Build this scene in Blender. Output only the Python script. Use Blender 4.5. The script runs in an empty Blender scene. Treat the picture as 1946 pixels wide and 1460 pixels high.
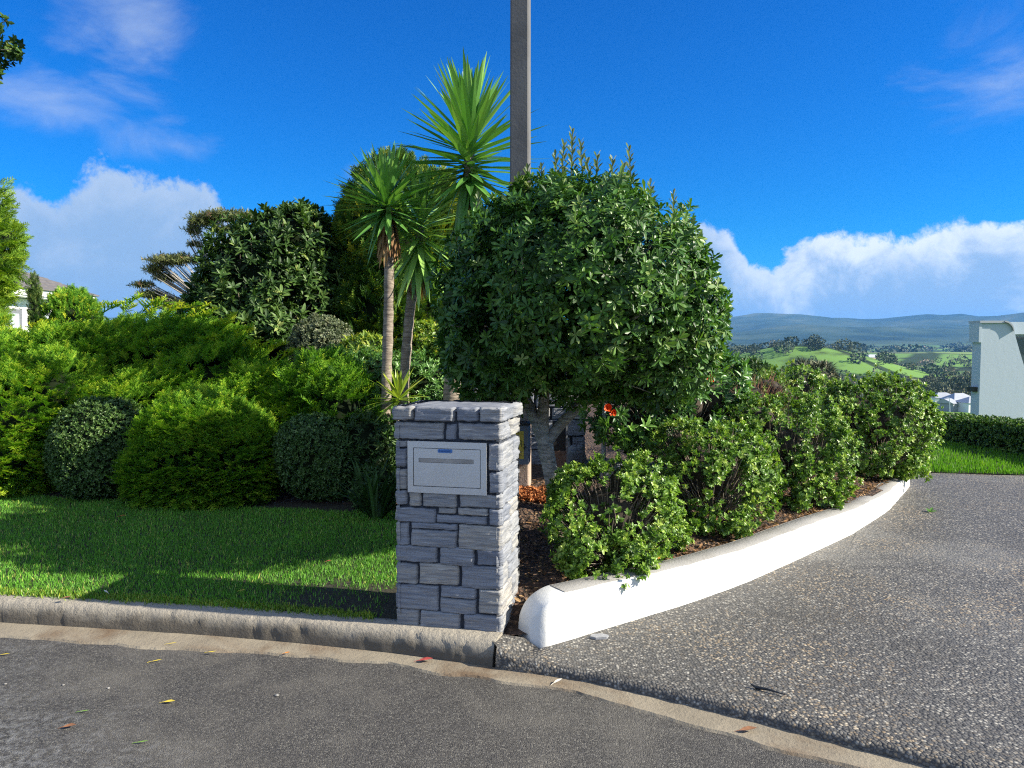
import bpy, math, random
import numpy as np
from mathutils import Vector
from math import radians, sin, cos, pi

S = bpy.context.scene
COL = S.collection
rng = np.random.default_rng(11)
random.seed(5)

# ---------------------------------------------------------------- camera
PITCH = radians(3.03)
EYE = 1.62
FPX = 1416.0
cam = bpy.data.cameras.new('camera')
cam.sensor_width = 36.0
cam.lens = 36.0 * FPX / 1946.0
cam.clip_start = 0.05
cam.clip_end = 40000
camo = bpy.data.objects.new('camera', cam)
camo.location = (0, 0, EYE)
camo.rotation_euler = (pi / 2 - PITCH, 0, 0)
COL.objects.link(camo)
S.camera = camo

# ---------------------------------------------------------------- light
SUN_AZ = radians(-11.0)      # measured from +X towards +Y
SUN_EL = radians(30.5)
sd = Vector((cos(SUN_AZ) * cos(SUN_EL), sin(SUN_AZ) * cos(SUN_EL), sin(SUN_EL)))
sl = bpy.data.lights.new('sun', 'SUN')
sl.energy = 5.0
sl.angle = radians(0.53)
sl.color = (1.0, 0.92, 0.77)
so = bpy.data.objects.new('sun', sl)
so.rotation_euler = sd.to_track_quat('Z', 'Y').to_euler()
so.location = (60, -6, 40)
COL.objects.link(so)

S.view_settings.view_transform = 'Standard'
S.view_settings.look = 'None'
S.view_settings.exposure = 1.2
S.view_settings.gamma = 1.0
S.cycles.filter_width = 1.15
S.cycles.use_denoising = False

W = bpy.data.worlds.new('World')
S.world = W
W.use_nodes = True
wt = W.node_tree
wt.nodes.clear()


def nd(nt, t, **kw):
    n = nt.nodes.new(t)
    for k, v in kw.items():
        if k.startswith('i_'):
            n.inputs[k[2:].replace('_', ' ')].default_value = v
        else:
            setattr(n, k, v)
    return n


def mth(nt, op, a, b=None, c=None, clamp=False):
    n = nt.nodes.new('ShaderNodeMath')
    n.operation = op
    n.use_clamp = clamp
    for i, x in enumerate((a, b, c)):
        if x is None:
            continue
        if isinstance(x, (int, float)):
            n.inputs[i].default_value = x
        else:
            nt.links.new(x, n.inputs[i])
    return n.outputs[0]


def mixc(nt, f, a, b, blend='MIX'):
    n = nt.nodes.new('ShaderNodeMix')
    n.data_type = 'RGBA'
    n.blend_type = blend
    for sock, x in ((n.inputs[0], f), (n.inputs[6], a), (n.inputs[7], b)):
        if isinstance(x, (int, float)):
            sock.default_value = x
        elif isinstance(x, (tuple, list)):
            sock.default_value = (*x[:3], 1)
        else:
            nt.links.new(x, sock)
    return n.outputs[2]


def sstep(nt, x, lo, hi):
    n = nt.nodes.new('ShaderNodeMapRange')
    n.interpolation_type = 'SMOOTHSTEP'
    nt.links.new(x, n.inputs[0])
    n.inputs[1].default_value = lo
    n.inputs[2].default_value = hi
    return n.outputs[0]


def noise(nt, vec, scale, detail=3, rough=.5, dist=0.0):
    n = nt.nodes.new('ShaderNodeTexNoise')
    n.inputs['Scale'].default_value = scale
    n.inputs['Detail'].default_value = detail
    n.inputs['Roughness'].default_value = rough
    n.inputs['Distortion'].default_value = dist
    if vec is not None:
        nt.links.new(vec, n.inputs['Vector'])
    return n.outputs['Fac']


def build_world():
    nt = wt
    sky = nd(nt, 'ShaderNodeTexSky', sky_type='NISHITA', sun_disc=False)
    sky.sun_elevation = SUN_EL
    sky.sun_rotation = pi / 2 - SUN_AZ
    sky.altitude = 0
    sky.air_density = 1.0
    sky.dust_density = 0.25
    sky.ozone_density = 1.6
    hsv = nd(nt, 'ShaderNodeHueSaturation')
    hsv.inputs['Saturation'].default_value = 1.32
    hsv.inputs['Value'].default_value = 1.0
    nt.links.new(sky.outputs[0], hsv.inputs['Color'])
    tc = nd(nt, 'ShaderNodeTexCoord')
    d = tc.outputs['Generated']
    sp = nd(nt, 'ShaderNodeSeparateXYZ')
    nt.links.new(d, sp.inputs[0])
    x, y, z = sp.outputs
    az = mth(nt, 'ARCTAN2', x, y)
    el = mth(nt, 'ARCSINE', z)
    n1 = noise(nt, d, 7.0, 10, .62, .2)
    n2 = noise(nt, d, 21.0, 9, .66, .25)
    nn = mth(nt, 'ADD', mth(nt, 'MULTIPLY', mth(nt, 'SUBTRACT', n1, .5), 1.5),
             mth(nt, 'MULTIPLY', mth(nt, 'SUBTRACT', n2, .5), .75))

    def blob(a0, e0, wa, we):
        u = mth(nt, 'DIVIDE', mth(nt, 'SUBTRACT', az, a0), wa)
        v = mth(nt, 'DIVIDE', mth(nt, 'SUBTRACT', el, e0), we)
        r = mth(nt, 'SQRT', mth(nt, 'ADD', mth(nt, 'MULTIPLY', u, u), mth(nt, 'MULTIPLY', v, v)))
        return mth(nt, 'SUBTRACT', 1.0, r)

    cum = None
    for b in ((-.47, .06, .145, .165), (-.58, .05, .15, .15), (-.405, .06, .10, .15),
              (.30, .01, .13, .10), (.42, .02, .13, .13), (.54, .03, .14, .125), (.68, .03, .16, .12),
              (.255, .07, .06, .095), (-.9, .05, .2, .2), (1.1, .06, .3, .18), (2.6, .42, .9, .5), (-2.6, .40, .9, .5), (-1.75, .5, .6, .42), (3.1, .9, 3.0, .4), (-3.1, .9, 2.0, .4)):  # last ones: unseen clouds added behind and overhead as fill light
        m = blob(*b)
        cum = m if cum is None else mth(nt, 'MAXIMUM', cum, m)
    dens = sstep(nt, mth(nt, 'ADD', mth(nt, 'MULTIPLY', cum, 1.5), mth(nt, 'MULTIPLY', nn, .9)), .12, .30)
    # thin wisps
    wv = nd(nt, 'ShaderNodeMapping')
    wv.inputs['Rotation'].default_value = (0, radians(38), 0)
    wv.inputs['Scale'].default_value = (1.0, 1.0, 2.6)
    nt.links.new(d, wv.inputs[0])
    n3 = noise(nt, wv.outputs[0], 6.0, 8, .6, .5)
    wisp = None
    for b in ((-.47, .36, .13, .14), (-.56, .27, .16, .06), (-.42, .235, .13, .05), (.585, .305, .13, .10), (-.19, .21, .05, .04)):
        m = blob(*b)
        wisp = m if wisp is None else mth(nt, 'MAXIMUM', wisp, m)
    wd = mth(nt, 'MULTIPLY', sstep(nt, mth(nt, 'ADD', wisp, mth(nt, 'MULTIPLY', mth(nt, 'SUBTRACT', n3, .5), 2.6)), .28, 1.4), .5)
    # the cloud itself: bright rim, blue grey belly
    n4 = noise(nt, d, 13.0, 9, .64, .3)
    thick = sstep(nt, mth(nt, 'ADD', mth(nt, 'MULTIPLY', cum, 1.6), mth(nt, 'MULTIPLY', mth(nt, 'SUBTRACT', n4, .5), 2.8)), .05, 1.1)
    cc = mixc(nt, thick, (4.3, 4.6, 5.1), (1.6, 2.4, 3.6))
    side = sstep(nt, az, .15, .4)
    cc = mixc(nt, mth(nt, 'MULTIPLY', mth(nt, 'SUBTRACT', 1.0, side), .75), cc, (1.5, 2.25, 3.35))
    skyc = mixc(nt, 1.0, hsv.outputs[0], (.026, .385, .765), 'MULTIPLY')
    lowl = mth(nt, 'MULTIPLY', sstep(nt, mth(nt, 'MULTIPLY', el, -1.0), -.16, .02), .55)
    skyc = mixc(nt, lowl, skyc, (.36, 2.05, 4.1))
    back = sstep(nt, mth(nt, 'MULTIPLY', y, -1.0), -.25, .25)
    cc = mixc(nt, back, cc, (2.5, 3.1, 4.4))  # even pale colour for the added clouds behind the camera
    c1 = mixc(nt, wd, skyc, (2.5, 3.0, 3.8))
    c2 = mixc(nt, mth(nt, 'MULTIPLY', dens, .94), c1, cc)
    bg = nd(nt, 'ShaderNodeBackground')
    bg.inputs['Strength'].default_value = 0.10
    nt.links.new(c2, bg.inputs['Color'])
    o = nd(nt, 'ShaderNodeOutputWorld')
    nt.links.new(bg.outputs[0], o.inputs[0])


build_world()


# ---------------------------------------------------------------- placing helpers
def at(px, py, Y):
    """photo point at world distance Y -> world position"""
    a, b = (px - 973.0) / FPX, (730.0 - py) / FPX
    dy = cos(PITCH) + b * sin(PITCH)
    dz = -sin(PITCH) + b * cos(PITCH)
    t = Y / dy
    return np.array((a * t, Y, EYE + dz * t))


def on(px, py, z=0.0):
    """photo point on the level z -> world position"""
    a, b = (px - 973.0) / FPX, (730.0 - py) / FPX
    dy = cos(PITCH) + b * sin(PITCH)
    dz = -sin(PITCH) + b * cos(PITCH)
    t = (z - EYE) / dz
    return np.array((a * t, dy * t, z))


def resample(pts, n):
    pts = np.asarray(pts, float)
    seg = np.linalg.norm(np.diff(pts, axis=0), axis=1)
    s = np.concatenate(([0], np.cumsum(seg)))
    q = np.linspace(0, s[-1], n)
    return np.stack([np.interp(q, s, pts[:, k]) for k in range(pts.shape[1])], 1)


def smooth_path(pts, n, it=6):
    p = resample(pts, n)
    for _ in range(it):
        p[1:-1] = .25 * p[:-2] + .5 * p[1:-1] + .25 * p[2:]
    return p


_W = []
for _k in range(18):
    _v = rng.normal(size=3)
    _W.append((_v / np.linalg.norm(_v), rng.uniform(0, 6.28)))


def lump(p, f=1.0, o=3):
    """cheap smooth noise in -1..1"""
    p = np.asarray(p, float)
    r = np.zeros(p.shape[:-1])
    amp, tot = 1.0, 0
    for k in range(o):
        a = 0
        for j in range(5):
            v, ph = _W[(k * 5 + j) % 18]
            a = a + np.sin(p @ v * f * (1 + .23 * j) * 2.0 + ph * (k + 1) + j)
        r += amp * a / 2.6
        tot += amp
        amp *= .55
        f *= 2.1
    return np.clip(r / tot, -1.3, 1.3)


# ---------------------------------------------------------------- object helpers
WL = {}


def thing(name, label, cat, loc=(0, 0, 0), group=None):
    o = bpy.data.objects.new(name, None)
    o.empty_display_size = .1
    o.location = tuple(float(v) for v in loc)
    COL.objects.link(o)
    o['label'] = label
    o['category'] = cat
    if group:
        o['group'] = group
    WL[o] = np.array(loc, float)
    return o


def tag(o, label, cat, group=None):
    o['label'] = label
    o['category'] = cat
    if group:
        o['group'] = group
    return o


class MB:
    """collects quads / polygons"""
    def __init__(s):
        s.V, s.F, s.A, s.n, s.M = [], [], [], 0, []

    def add(s, V, F, var=0.5, mi=0):
        V = np.asarray(V, float).reshape(-1, 3)
        s.V.append(V)
        s.A.append(np.full(len(V), var) if np.isscalar(var) else np.asarray(var, float))
        if isinstance(F, np.ndarray):
            s.F.append(F + s.n)
            s.M.append(np.full(len(F), mi))
        else:
            for k in sorted({len(f) for f in F}):
                a = np.array([f for f in F if len(f) == k])
                s.F.append(a + s.n)
                s.M.append(np.full(len(a), mi))
        s.n += len(V)
        return s

    def box(s, x0, x1, y0, y1, z0, z1, var=.5, mi=0):
        V = [(x, y, z) for z in (z0, z1) for y in (y0, y1) for x in (x0, x1)]
        F = [(0, 2, 3, 1), (4, 5, 7, 6), (0, 1, 5, 4), (2, 6, 7, 3), (0, 4, 6, 2), (1, 3, 7, 5)]
        return s.add(V, F, var, mi)

    def obox(s, o, ux, uy, uz, var=.5, mi=0):
        o, ux, uy, uz = (np.asarray(v, float) for v in (o, ux, uy, uz))
        V = [o + a * ux + b * uy + c * uz for c in (0, 1) for b in (0, 1) for a in (0, 1)]
        F = [(0, 2, 3, 1), (4, 5, 7, 6), (0, 1, 5, 4), (2, 6, 7, 3), (0, 4, 6, 2), (1, 3, 7, 5)]
        return s.add(V, F, var, mi)

    def grid(s, P, var=.5, mi=0, flip=False):
        """P (n,m,3)"""
        n, m = P.shape[:2]
        i = np.arange(n * m).reshape(n, m)
        F = np.stack([i[:-1, :-1], i[:-1, 1:], i[1:, 1:], i[1:, :-1]], -1).reshape(-1, 4)
        if flip:
            F = F[:, ::-1]
        v = var if np.isscalar(var) else np.asarray(var).reshape(-1)
        return s.add(P.reshape(-1, 3), F, v, mi)

    def tube(s, pts, rad, n=8, rough=0.0, var=.5, mi=0, cap=True, sub=0):
        pts = np.asarray(pts, float)
        rad = np.broadcast_to(np.asarray(rad, float), (len(pts),))
        if sub:
            q = np.concatenate([pts, rad[:, None]], 1)
            q = smooth_path(q, sub, 2)
            pts, rad = q[:, :3], q[:, 3]
        t = np.gradient(pts, axis=0)
        t /= np.linalg.norm(t, axis=1)[:, None] + 1e-9
        ref = np.array((0.31, .95, .02)) if abs(t[0][2]) > .7 else np.array((0, 0, 1.))
        rings = []
        for p, d, r in zip(pts, t, rad):
            a = np.cross(d, ref)
            a /= np.linalg.norm(a) + 1e-9
            b = np.cross(d, a)
            th = np.arange(n) * 2 * pi / n
            ring = p + r * (np.cos(th)[:, None] * a + np.sin(th)[:, None] * b)
            rings.append(ring)
        P = np.array(rings)
        if rough:
            c = pts[:, None, :]
            P = c + (P - c) * (1 + rough * lump(P, 6.0))[..., None]
        m = len(P)
        i = np.arange(m * n).reshape(m, n)
        j = np.roll(i, -1, 1)
        F = np.stack([i[:-1], j[:-1], j[1:], i[1:]], -1).reshape(-1, 4)
        s.add(P.reshape(-1, 3), F, var, mi)
        if cap:
            s.add(P[-1], [tuple(range(n))], var, mi)
            s.add(P[0], [tuple(range(n))[::-1]], var, mi)
        return s

    def build(s, name, mats, parent=None, smooth=False, kind=None):
        V = np.concatenate(s.V)
        if parent is not None:
            off = WL[parent]
        else:
            off = np.zeros(3)
        me = bpy.data.meshes.new(name)
        me.vertices.add(len(V))
        me.vertices.foreach_set('co', (V - off).astype(np.float32).ravel())
        nl = sum(f.size for f in s.F)
        npoly = sum(len(f) for f in s.F)
        me.loops.add(nl)
        me.loops.foreach_set('vertex_index', np.concatenate([f.ravel() for f in s.F]).astype(np.int32))
        me.polygons.add(npoly)
        lens = np.concatenate([np.full(len(f), f.shape[1]) for f in s.F])
        me.polygons.foreach_set('loop_start', (np.cumsum(lens) - lens).astype(np.int32))
        me.polygons.foreach_set('material_index', np.concatenate(s.M).astype(np.int32))
        me.polygons.foreach_set('use_smooth', np.full(npoly, smooth))
        a = me.attributes.new('var', 'FLOAT', 'POINT')
        a.data.foreach_set('value', np.concatenate(s.A).astype(np.float32))
        me.update(calc_edges=True)
        for m in (mats if isinstance(mats, (list, tuple)) else [mats]):
            me.materials.append(m)
        o = bpy.data.objects.new(name, me)
        COL.objects.link(o)
        if parent is not None:
            o.parent = parent
        WL[o] = off
        if kind:
            o['kind'] = kind
        return o


# ---------------------------------------------------------------- materials
def newmat(name):
    m = bpy.data.materials.new(name)
    m.use_nodes = True
    nt = m.node_tree
    b = nt.nodes['Principled BSDF']
    return m, nt, b


def setc(nt, sock, c):
    if isinstance(c, (tuple, list)):
        sock.default_value = (*c[:3], 1) if len(sock.default_value) == 4 else c
    elif isinstance(c, (int, float)):
        sock.default_value = c
    else:
        nt.links.new(c, sock)


def objco(nt, scale=(1, 1, 1)):
    tc = nd(nt, 'ShaderNodeTexCoord')
    mp = nd(nt, 'ShaderNodeMapping')
    mp.inputs['Scale'].default_value = scale
    nt.links.new(tc.outputs['Object'], mp.inputs[0])
    return mp.outputs[0]


def attr(nt, name='var'):
    a = nd(nt, 'ShaderNodeAttribute', attribute_name=name)
    return a.outputs['Fac']


def bump(nt, b, h, strength=.4, dist=.01):
    n = nd(nt, 'ShaderNodeBump')
    n.inputs['Strength'].default_value = strength
    n.inputs['Distance'].default_value = dist
    nt.links.new(h, n.inputs['Height'])
    nt.links.new(n.outputs[0], b.inputs['Normal'])
    return n


def ramp(nt, f, stops):
    r = nd(nt, 'ShaderNodeValToRGB')
    e = r.color_ramp.elements
    while len(e) > 2:
        e.remove(e[-1])
    e[0].position, e[0].color = stops[0][0], (*stops[0][1], 1)
    e[1].position, e[1].color = stops[1][0], (*stops[1][1], 1)
    for p, c in stops[2:]:
        x = e.new(p)
        x.color = (*c, 1)
    nt.links.new(f, r.inputs[0])
    return r.outputs[0]


def leaf_mat(name, stops, rough=.42, trans=.22, spec=.5, nscale=1.6, namt=.35, tint=(1.1, 1.25, .5)):
    m, nt, b = newmat(name)
    v = attr(nt)
    n = noise(nt, objco(nt), nscale, 3)
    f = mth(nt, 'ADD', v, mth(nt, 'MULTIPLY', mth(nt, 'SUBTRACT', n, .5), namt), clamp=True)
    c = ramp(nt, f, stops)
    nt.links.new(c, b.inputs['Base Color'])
    b.inputs['Roughness'].default_value = rough
    b.inputs['Specular IOR Level'].default_value = spec
    if trans:
        t = nd(nt, 'ShaderNodeBsdfTranslucent')
        nt.links.new(mixc(nt, 1.0, c, tint, 'MULTIPLY'), t.inputs['Color'])
        mx = nd(nt, 'ShaderNodeMixShader')
        mx.inputs[0].default_value = trans
        nt.links.new(b.outputs[0], mx.inputs[1])
        nt.links.new(t.outputs[0], mx.inputs[2])
        nt.links.new(mx.outputs[0], nt.nodes['Material Output'].inputs[0])
    return m


def plain(name, c, rough=.6, metal=0.0, nscale=30, namt=.15, bstr=0.0, spec=.5):
    m, nt, b = newmat(name)
    n = noise(nt, objco(nt), nscale, 4)
    d = tuple(max(0, x * (1 - namt * 1.6)) for x in c)
    l = tuple(min(1, x * (1 + namt)) for x in c)
    nt.links.new(ramp(nt, n, [(.25, d), (.75, l)]), b.inputs['Base Color'])
    b.inputs['Roughness'].default_value = rough
    b.inputs['Metallic'].default_value = metal
    b.inputs['Specular IOR Level'].default_value = spec
    if bstr:
        bump(nt, b, n, bstr, .01)
    return m


def asphalt_mat():
    m, nt, b = newmat('asphalt')
    co = objco(nt)
    vo = nd(nt, 'ShaderNodeTexVoronoi')
    vo.inputs['Scale'].default_value = 175
    nt.links.new(co, vo.inputs['Vector'])
    chip = nd(nt, 'ShaderNodeSeparateColor')
    nt.links.new(vo.outputs['Color'], chip.inputs[0])
    big = noise(nt, co, .9, 5, .6, .4)
    mid = noise(nt, co, 5.0, 5, .6)
    fine = noise(nt, co, 60.0, 4, .6)
    base = ramp(nt, chip.outputs[0], [(0, (.027, .025, .022)), (.55, (.060, .056, .050)), (.85, (.092, .086, .076)), (.98, (.15, .142, .12))])
    dust = sstep(nt, mth(nt, 'ADD', big, mth(nt, 'MULTIPLY', mth(nt, 'SUBTRACT', mid, .5), .5)), .45, .72)
    c = mixc(nt, mth(nt, 'MULTIPLY', dust, .42), base, (.15, .138, .115))
    c = mixc(nt, mth(nt, 'MULTIPLY', sstep(nt, fine, .5, .8), .25), c, (.035, .035, .04))
    # worn smoother corner; its sky sheen painted in as lighter grey
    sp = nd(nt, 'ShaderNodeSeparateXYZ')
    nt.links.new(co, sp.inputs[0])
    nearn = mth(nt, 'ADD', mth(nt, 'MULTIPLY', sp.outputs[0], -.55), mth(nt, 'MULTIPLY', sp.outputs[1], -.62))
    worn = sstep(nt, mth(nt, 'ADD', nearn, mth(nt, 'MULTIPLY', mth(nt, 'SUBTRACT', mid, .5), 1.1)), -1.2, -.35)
    sheen_mask = mth(nt, 'MULTIPLY', worn, sstep(nt, noise(nt, co, 28.0, 5, .65), .42, .62))
    c = mixc(nt, mth(nt, 'MULTIPLY', sheen_mask, .7), c, (.22, .222, .22))
    nt.links.new(c, b.inputs['Base Color'])
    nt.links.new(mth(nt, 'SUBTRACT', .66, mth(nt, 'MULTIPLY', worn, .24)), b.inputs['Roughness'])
    h = mth(nt, 'ADD', mth(nt, 'MULTIPLY', vo.outputs['Distance'], -1.0), mth(nt, 'MULTIPLY', fine, .6))
    bump(nt, b, h, .55, .006)
    return m


def pebble_mat():
    m, nt, b = newmat('exposed_aggregate')
    co = objco(nt)
    wob = noise(nt, co, 30, 2)
    vo = nd(nt, 'ShaderNodeTexVoronoi')
    vo.inputs['Scale'].default_value = 74
    nt.links.new(co, vo.inputs['Vector'])
    ch = nd(nt, 'ShaderNodeSeparateColor')
    nt.links.new(vo.outputs['Color'], ch.inputs[0])
    big = noise(nt, co, 1.1, 4, .6)
    tanz = sstep(nt, big, .42, .66)
    grey = ramp(nt, ch.outputs[0], [(0, (.050, .048, .045)), (.5, (.112, .108, .100)), (.82, (.19, .18, .16)), (.96, (.38, .36, .31))])
    tan = ramp(nt, ch.outputs[1], [(0, (.07, .07, .07)), (.5, (.15, .135, .11)), (.8, (.30, .22, .13)), (.95, (.46, .40, .30))])
    c = mixc(nt, mth(nt, 'MULTIPLY', mth(nt, 'ADD', tanz, .2), sstep(nt, ch.outputs[2], .45, .55), clamp=True), grey, tan)
    edge = sstep(nt, vo.outputs['Distance'], .30, .62)
    c = mixc(nt, mth(nt, 'MULTIPLY', edge, .72), c, (.045, .045, .045))
    patch = sstep(nt, noise(nt, co, .55, 5, .62, .6), .52, .72)
    c = mixc(nt, mth(nt, 'MULTIPLY', patch, .42), c, (.25, .245, .225))
    dk = sstep(nt, noise(nt, co, .8, 4, .6, .3), .55, .75)
    c = mixc(nt, mth(nt, 'MULTIPLY', dk, .5), c, (.05, .046, .038))
    nt.links.new(c, b.inputs['Base Color'])
    b.inputs['Roughness'].default_value = .6
    b.inputs['Specular IOR Level'].default_value = .35
    h = mth(nt, 'SUBTRACT', 1.0, mth(nt, 'POWER', vo.outputs['Distance'], 2.0))
    bump(nt, b, mth(nt, 'ADD', h, mth(nt, 'MULTIPLY', ch.outputs[0], .25)), .6, .010)
    return m


def concrete_mat(name, c0, c1, stain, sc=1.0, st=.6):
    m, nt, b = newmat(name)
    co = objco(nt)
    n1 = noise(nt, co, 3.0 * sc, 6, .65, .3)
    n2 = noise(nt, co, 45.0 * sc, 5, .65)
    n3 = noise(nt, co, 1.3 * sc, 5, .6, .5)
    c = mixc(nt, n1, c0, c1)
    c = mixc(nt, mth(nt, 'MULTIPLY', sstep(nt, n3, .45, .68), st), c, stain)
    c = mixc(nt, mth(nt, 'MULTIPLY', sstep(nt, n2, .55, .75), .4), c, tuple(x * .4 for x in c0))
    nt.links.new(c, b.inputs['Base Color'])
    b.inputs['Roughness'].default_value = .85
    bump(nt, b, mth(nt, 'ADD', n2, mth(nt, 'MULTIPLY', n1, 1.5)), .5, .012)
    return m


def kerb_mat():
    m, nt, b = newmat('kerb_concrete')
    co = objco(nt)
    n1 = noise(nt, co, 4.0, 6, .65, .3)
    n2 = noise(nt, co, 40.0, 6, .7)
    sp = nd(nt, 'ShaderNodeSeparateXYZ')
    nt.links.new(co, sp.inputs[0])
    c = mixc(nt, n1, (.23, .205, .16), (.42, .38, .31))
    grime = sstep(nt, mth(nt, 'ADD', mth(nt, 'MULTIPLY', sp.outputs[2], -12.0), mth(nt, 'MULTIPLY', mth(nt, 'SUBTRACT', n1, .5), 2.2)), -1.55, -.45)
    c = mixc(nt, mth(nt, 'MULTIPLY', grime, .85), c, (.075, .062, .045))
    c = mixc(nt, mth(nt, 'MULTIPLY', sstep(nt, n2, .52, .72), .5), c, (.09, .085, .07))
    nt.links.new(c, b.inputs['Base Color'])
    b.inputs['Roughness'].default_value = .9
    bump(nt, b, mth(nt, 'ADD', n2, n1), .8, .02)
    return m


def stone_mat():
    m, nt, b = newmat('schist_stone')
    co = objco(nt, (5, 5, 75))
    st = noise(nt, co, 1.0, 6, .62, .5)
    fl = noise(nt, objco(nt, (7, 7, 150)), 1.0, 4, .6, .8)
    gr = noise(nt, objco(nt), 70, 5, .65)
    v = attr(nt)
    c = ramp(nt, v, [(0, (.165, .18, .215)), (.4, (.25, .262, .285)), (.75, (.305, .30, .285)), (1, (.38, .355, .31))])
    c = mixc(nt, mth(nt, 'MULTIPLY', sstep(nt, st, .40, .66), .65), c, (.09, .105, .14))
    c = mixc(nt, mth(nt, 'MULTIPLY', sstep(nt, fl, .60, .76), .65), c, (.62, .61, .58))
    c = mixc(nt, mth(nt, 'MULTIPLY', sstep(nt, gr, .55, .8), .35), c, (.33, .32, .30))
    nt.links.new(c, b.inputs['Base Color'])
    b.inputs['Roughness'].default_value = .72
    bump(nt, b, mth(nt, 'ADD', mth(nt, 'MULTIPLY', st, 1.2), mth(nt, 'ADD', fl, mth(nt, 'MULTIPLY', gr, .4))), .7, .007)
    return m


def steel_mat():
    m, nt, b = newmat('brushed_steel')
    n = noise(nt, objco(nt, (3, 3, 260)), 1.0, 3)
    n2 = noise(nt, objco(nt), 6, 4)
    c = mixc(nt, n2, (.58, .58, .58), (.70, .70, .69))
    nt.links.new(c, b.inputs['Base Color'])
    b.inputs['Metallic'].default_value = .85
    nt.links.new(mth(nt, 'ADD', .34, mth(nt, 'MULTIPLY', n2, .15)), b.inputs['Roughness'])
    bump(nt, b, n, .12, .002)
    return m


def paint_mat(name, c, stain=(.5, .48, .42), amt=.25, rough=.7):
    m, nt, b = newmat(name)
    co = objco(nt)
    n1 = noise(nt, co, 5, 6, .7, .4)
    n2 = noise(nt, co, 55, 4, .6)
    k = mixc(nt, mth(nt, 'MULTIPLY', sstep(nt, n1, .52, .8), amt), c, stain)
    k = mixc(nt, mth(nt, 'MULTIPLY', sstep(nt, n2, .66, .75), .35), k, tuple(x * .45 for x in stain))
    nt.links.new(k, b.inputs['Base Color'])
    b.inputs['Roughness'].default_value = rough
    bump(nt, b, mth(nt, 'ADD', n1, mth(nt, 'MULTIPLY', n2, .3)), .35, .01)
    return m


def bark_mat(name, c0, c1, zs=30, strength=.8):
    m, nt, b = newmat(name)
    n = noise(nt, objco(nt, (10, 10, zs)), 1.0, 5, .65, .4)
    n2 = noise(nt, objco(nt), 5, 4)
    c = mixc(nt, sstep(nt, n, .3, .7), c0, c1)
    c = mixc(nt, mth(nt, 'MULTIPLY', sstep(nt, n2, .5, .75), .35), c, tuple(x * .5 for x in c0))
    nt.links.new(c, b.inputs['Base Color'])
    b.inputs['Roughness'].default_value = .9
    bump(nt, b, n, strength, .01)
    return m


def soil_mat():
    m, nt, b = newmat('bark_mulch_soil')
    co = objco(nt)
    vo = nd(nt, 'ShaderNodeTexVoronoi')
    vo.inputs['Scale'].default_value = 45
    nt.links.new(co, vo.inputs['Vector'])
    ch = nd(nt, 'ShaderNodeSeparateColor')
    nt.links.new(vo.outputs['Color'], ch.inputs[0])
    n = noise(nt, co, 2.0, 5, .6)
    c = ramp(nt, ch.outputs[0], [(0, (.018, .012, .008)), (.5, (.05, .03, .02)), (.85, (.11, .06, .035)), (1, (.19, .12, .07))])
    c = mixc(nt, mth(nt, 'MULTIPLY', sstep(nt, n, .45, .7), .4), c, (.07, .04, .025))
    nt.links.new(c, b.inputs['Base Color'])
    b.inputs['Roughness'].default_value = .95
    bump(nt, b, mth(nt, 'ADD', vo.outputs['Distance'], n), 1.0, .03)
    return m


def lawn_mat():
    m, nt, b = newmat('lawn_earth')
    co = objco(nt)
    n = noise(nt, co, 30, 5, .7)
    n2 = noise(nt, co, 1.2, 4)
    c = ramp(nt, n, [(.3, (.016, .013, .008)), (.6, (.036, .034, .018)), (.8, (.060, .055, .028))])
    c = mixc(nt, mth(nt, 'MULTIPLY', sstep(nt, n2, .5, .75), .3), c, (.07, .06, .03))
    nt.links.new(c, b.inputs['Base Color'])
    b.inputs['Roughness'].default_value = .95
    bump(nt, b, n, .8, .03)
    return m


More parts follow.
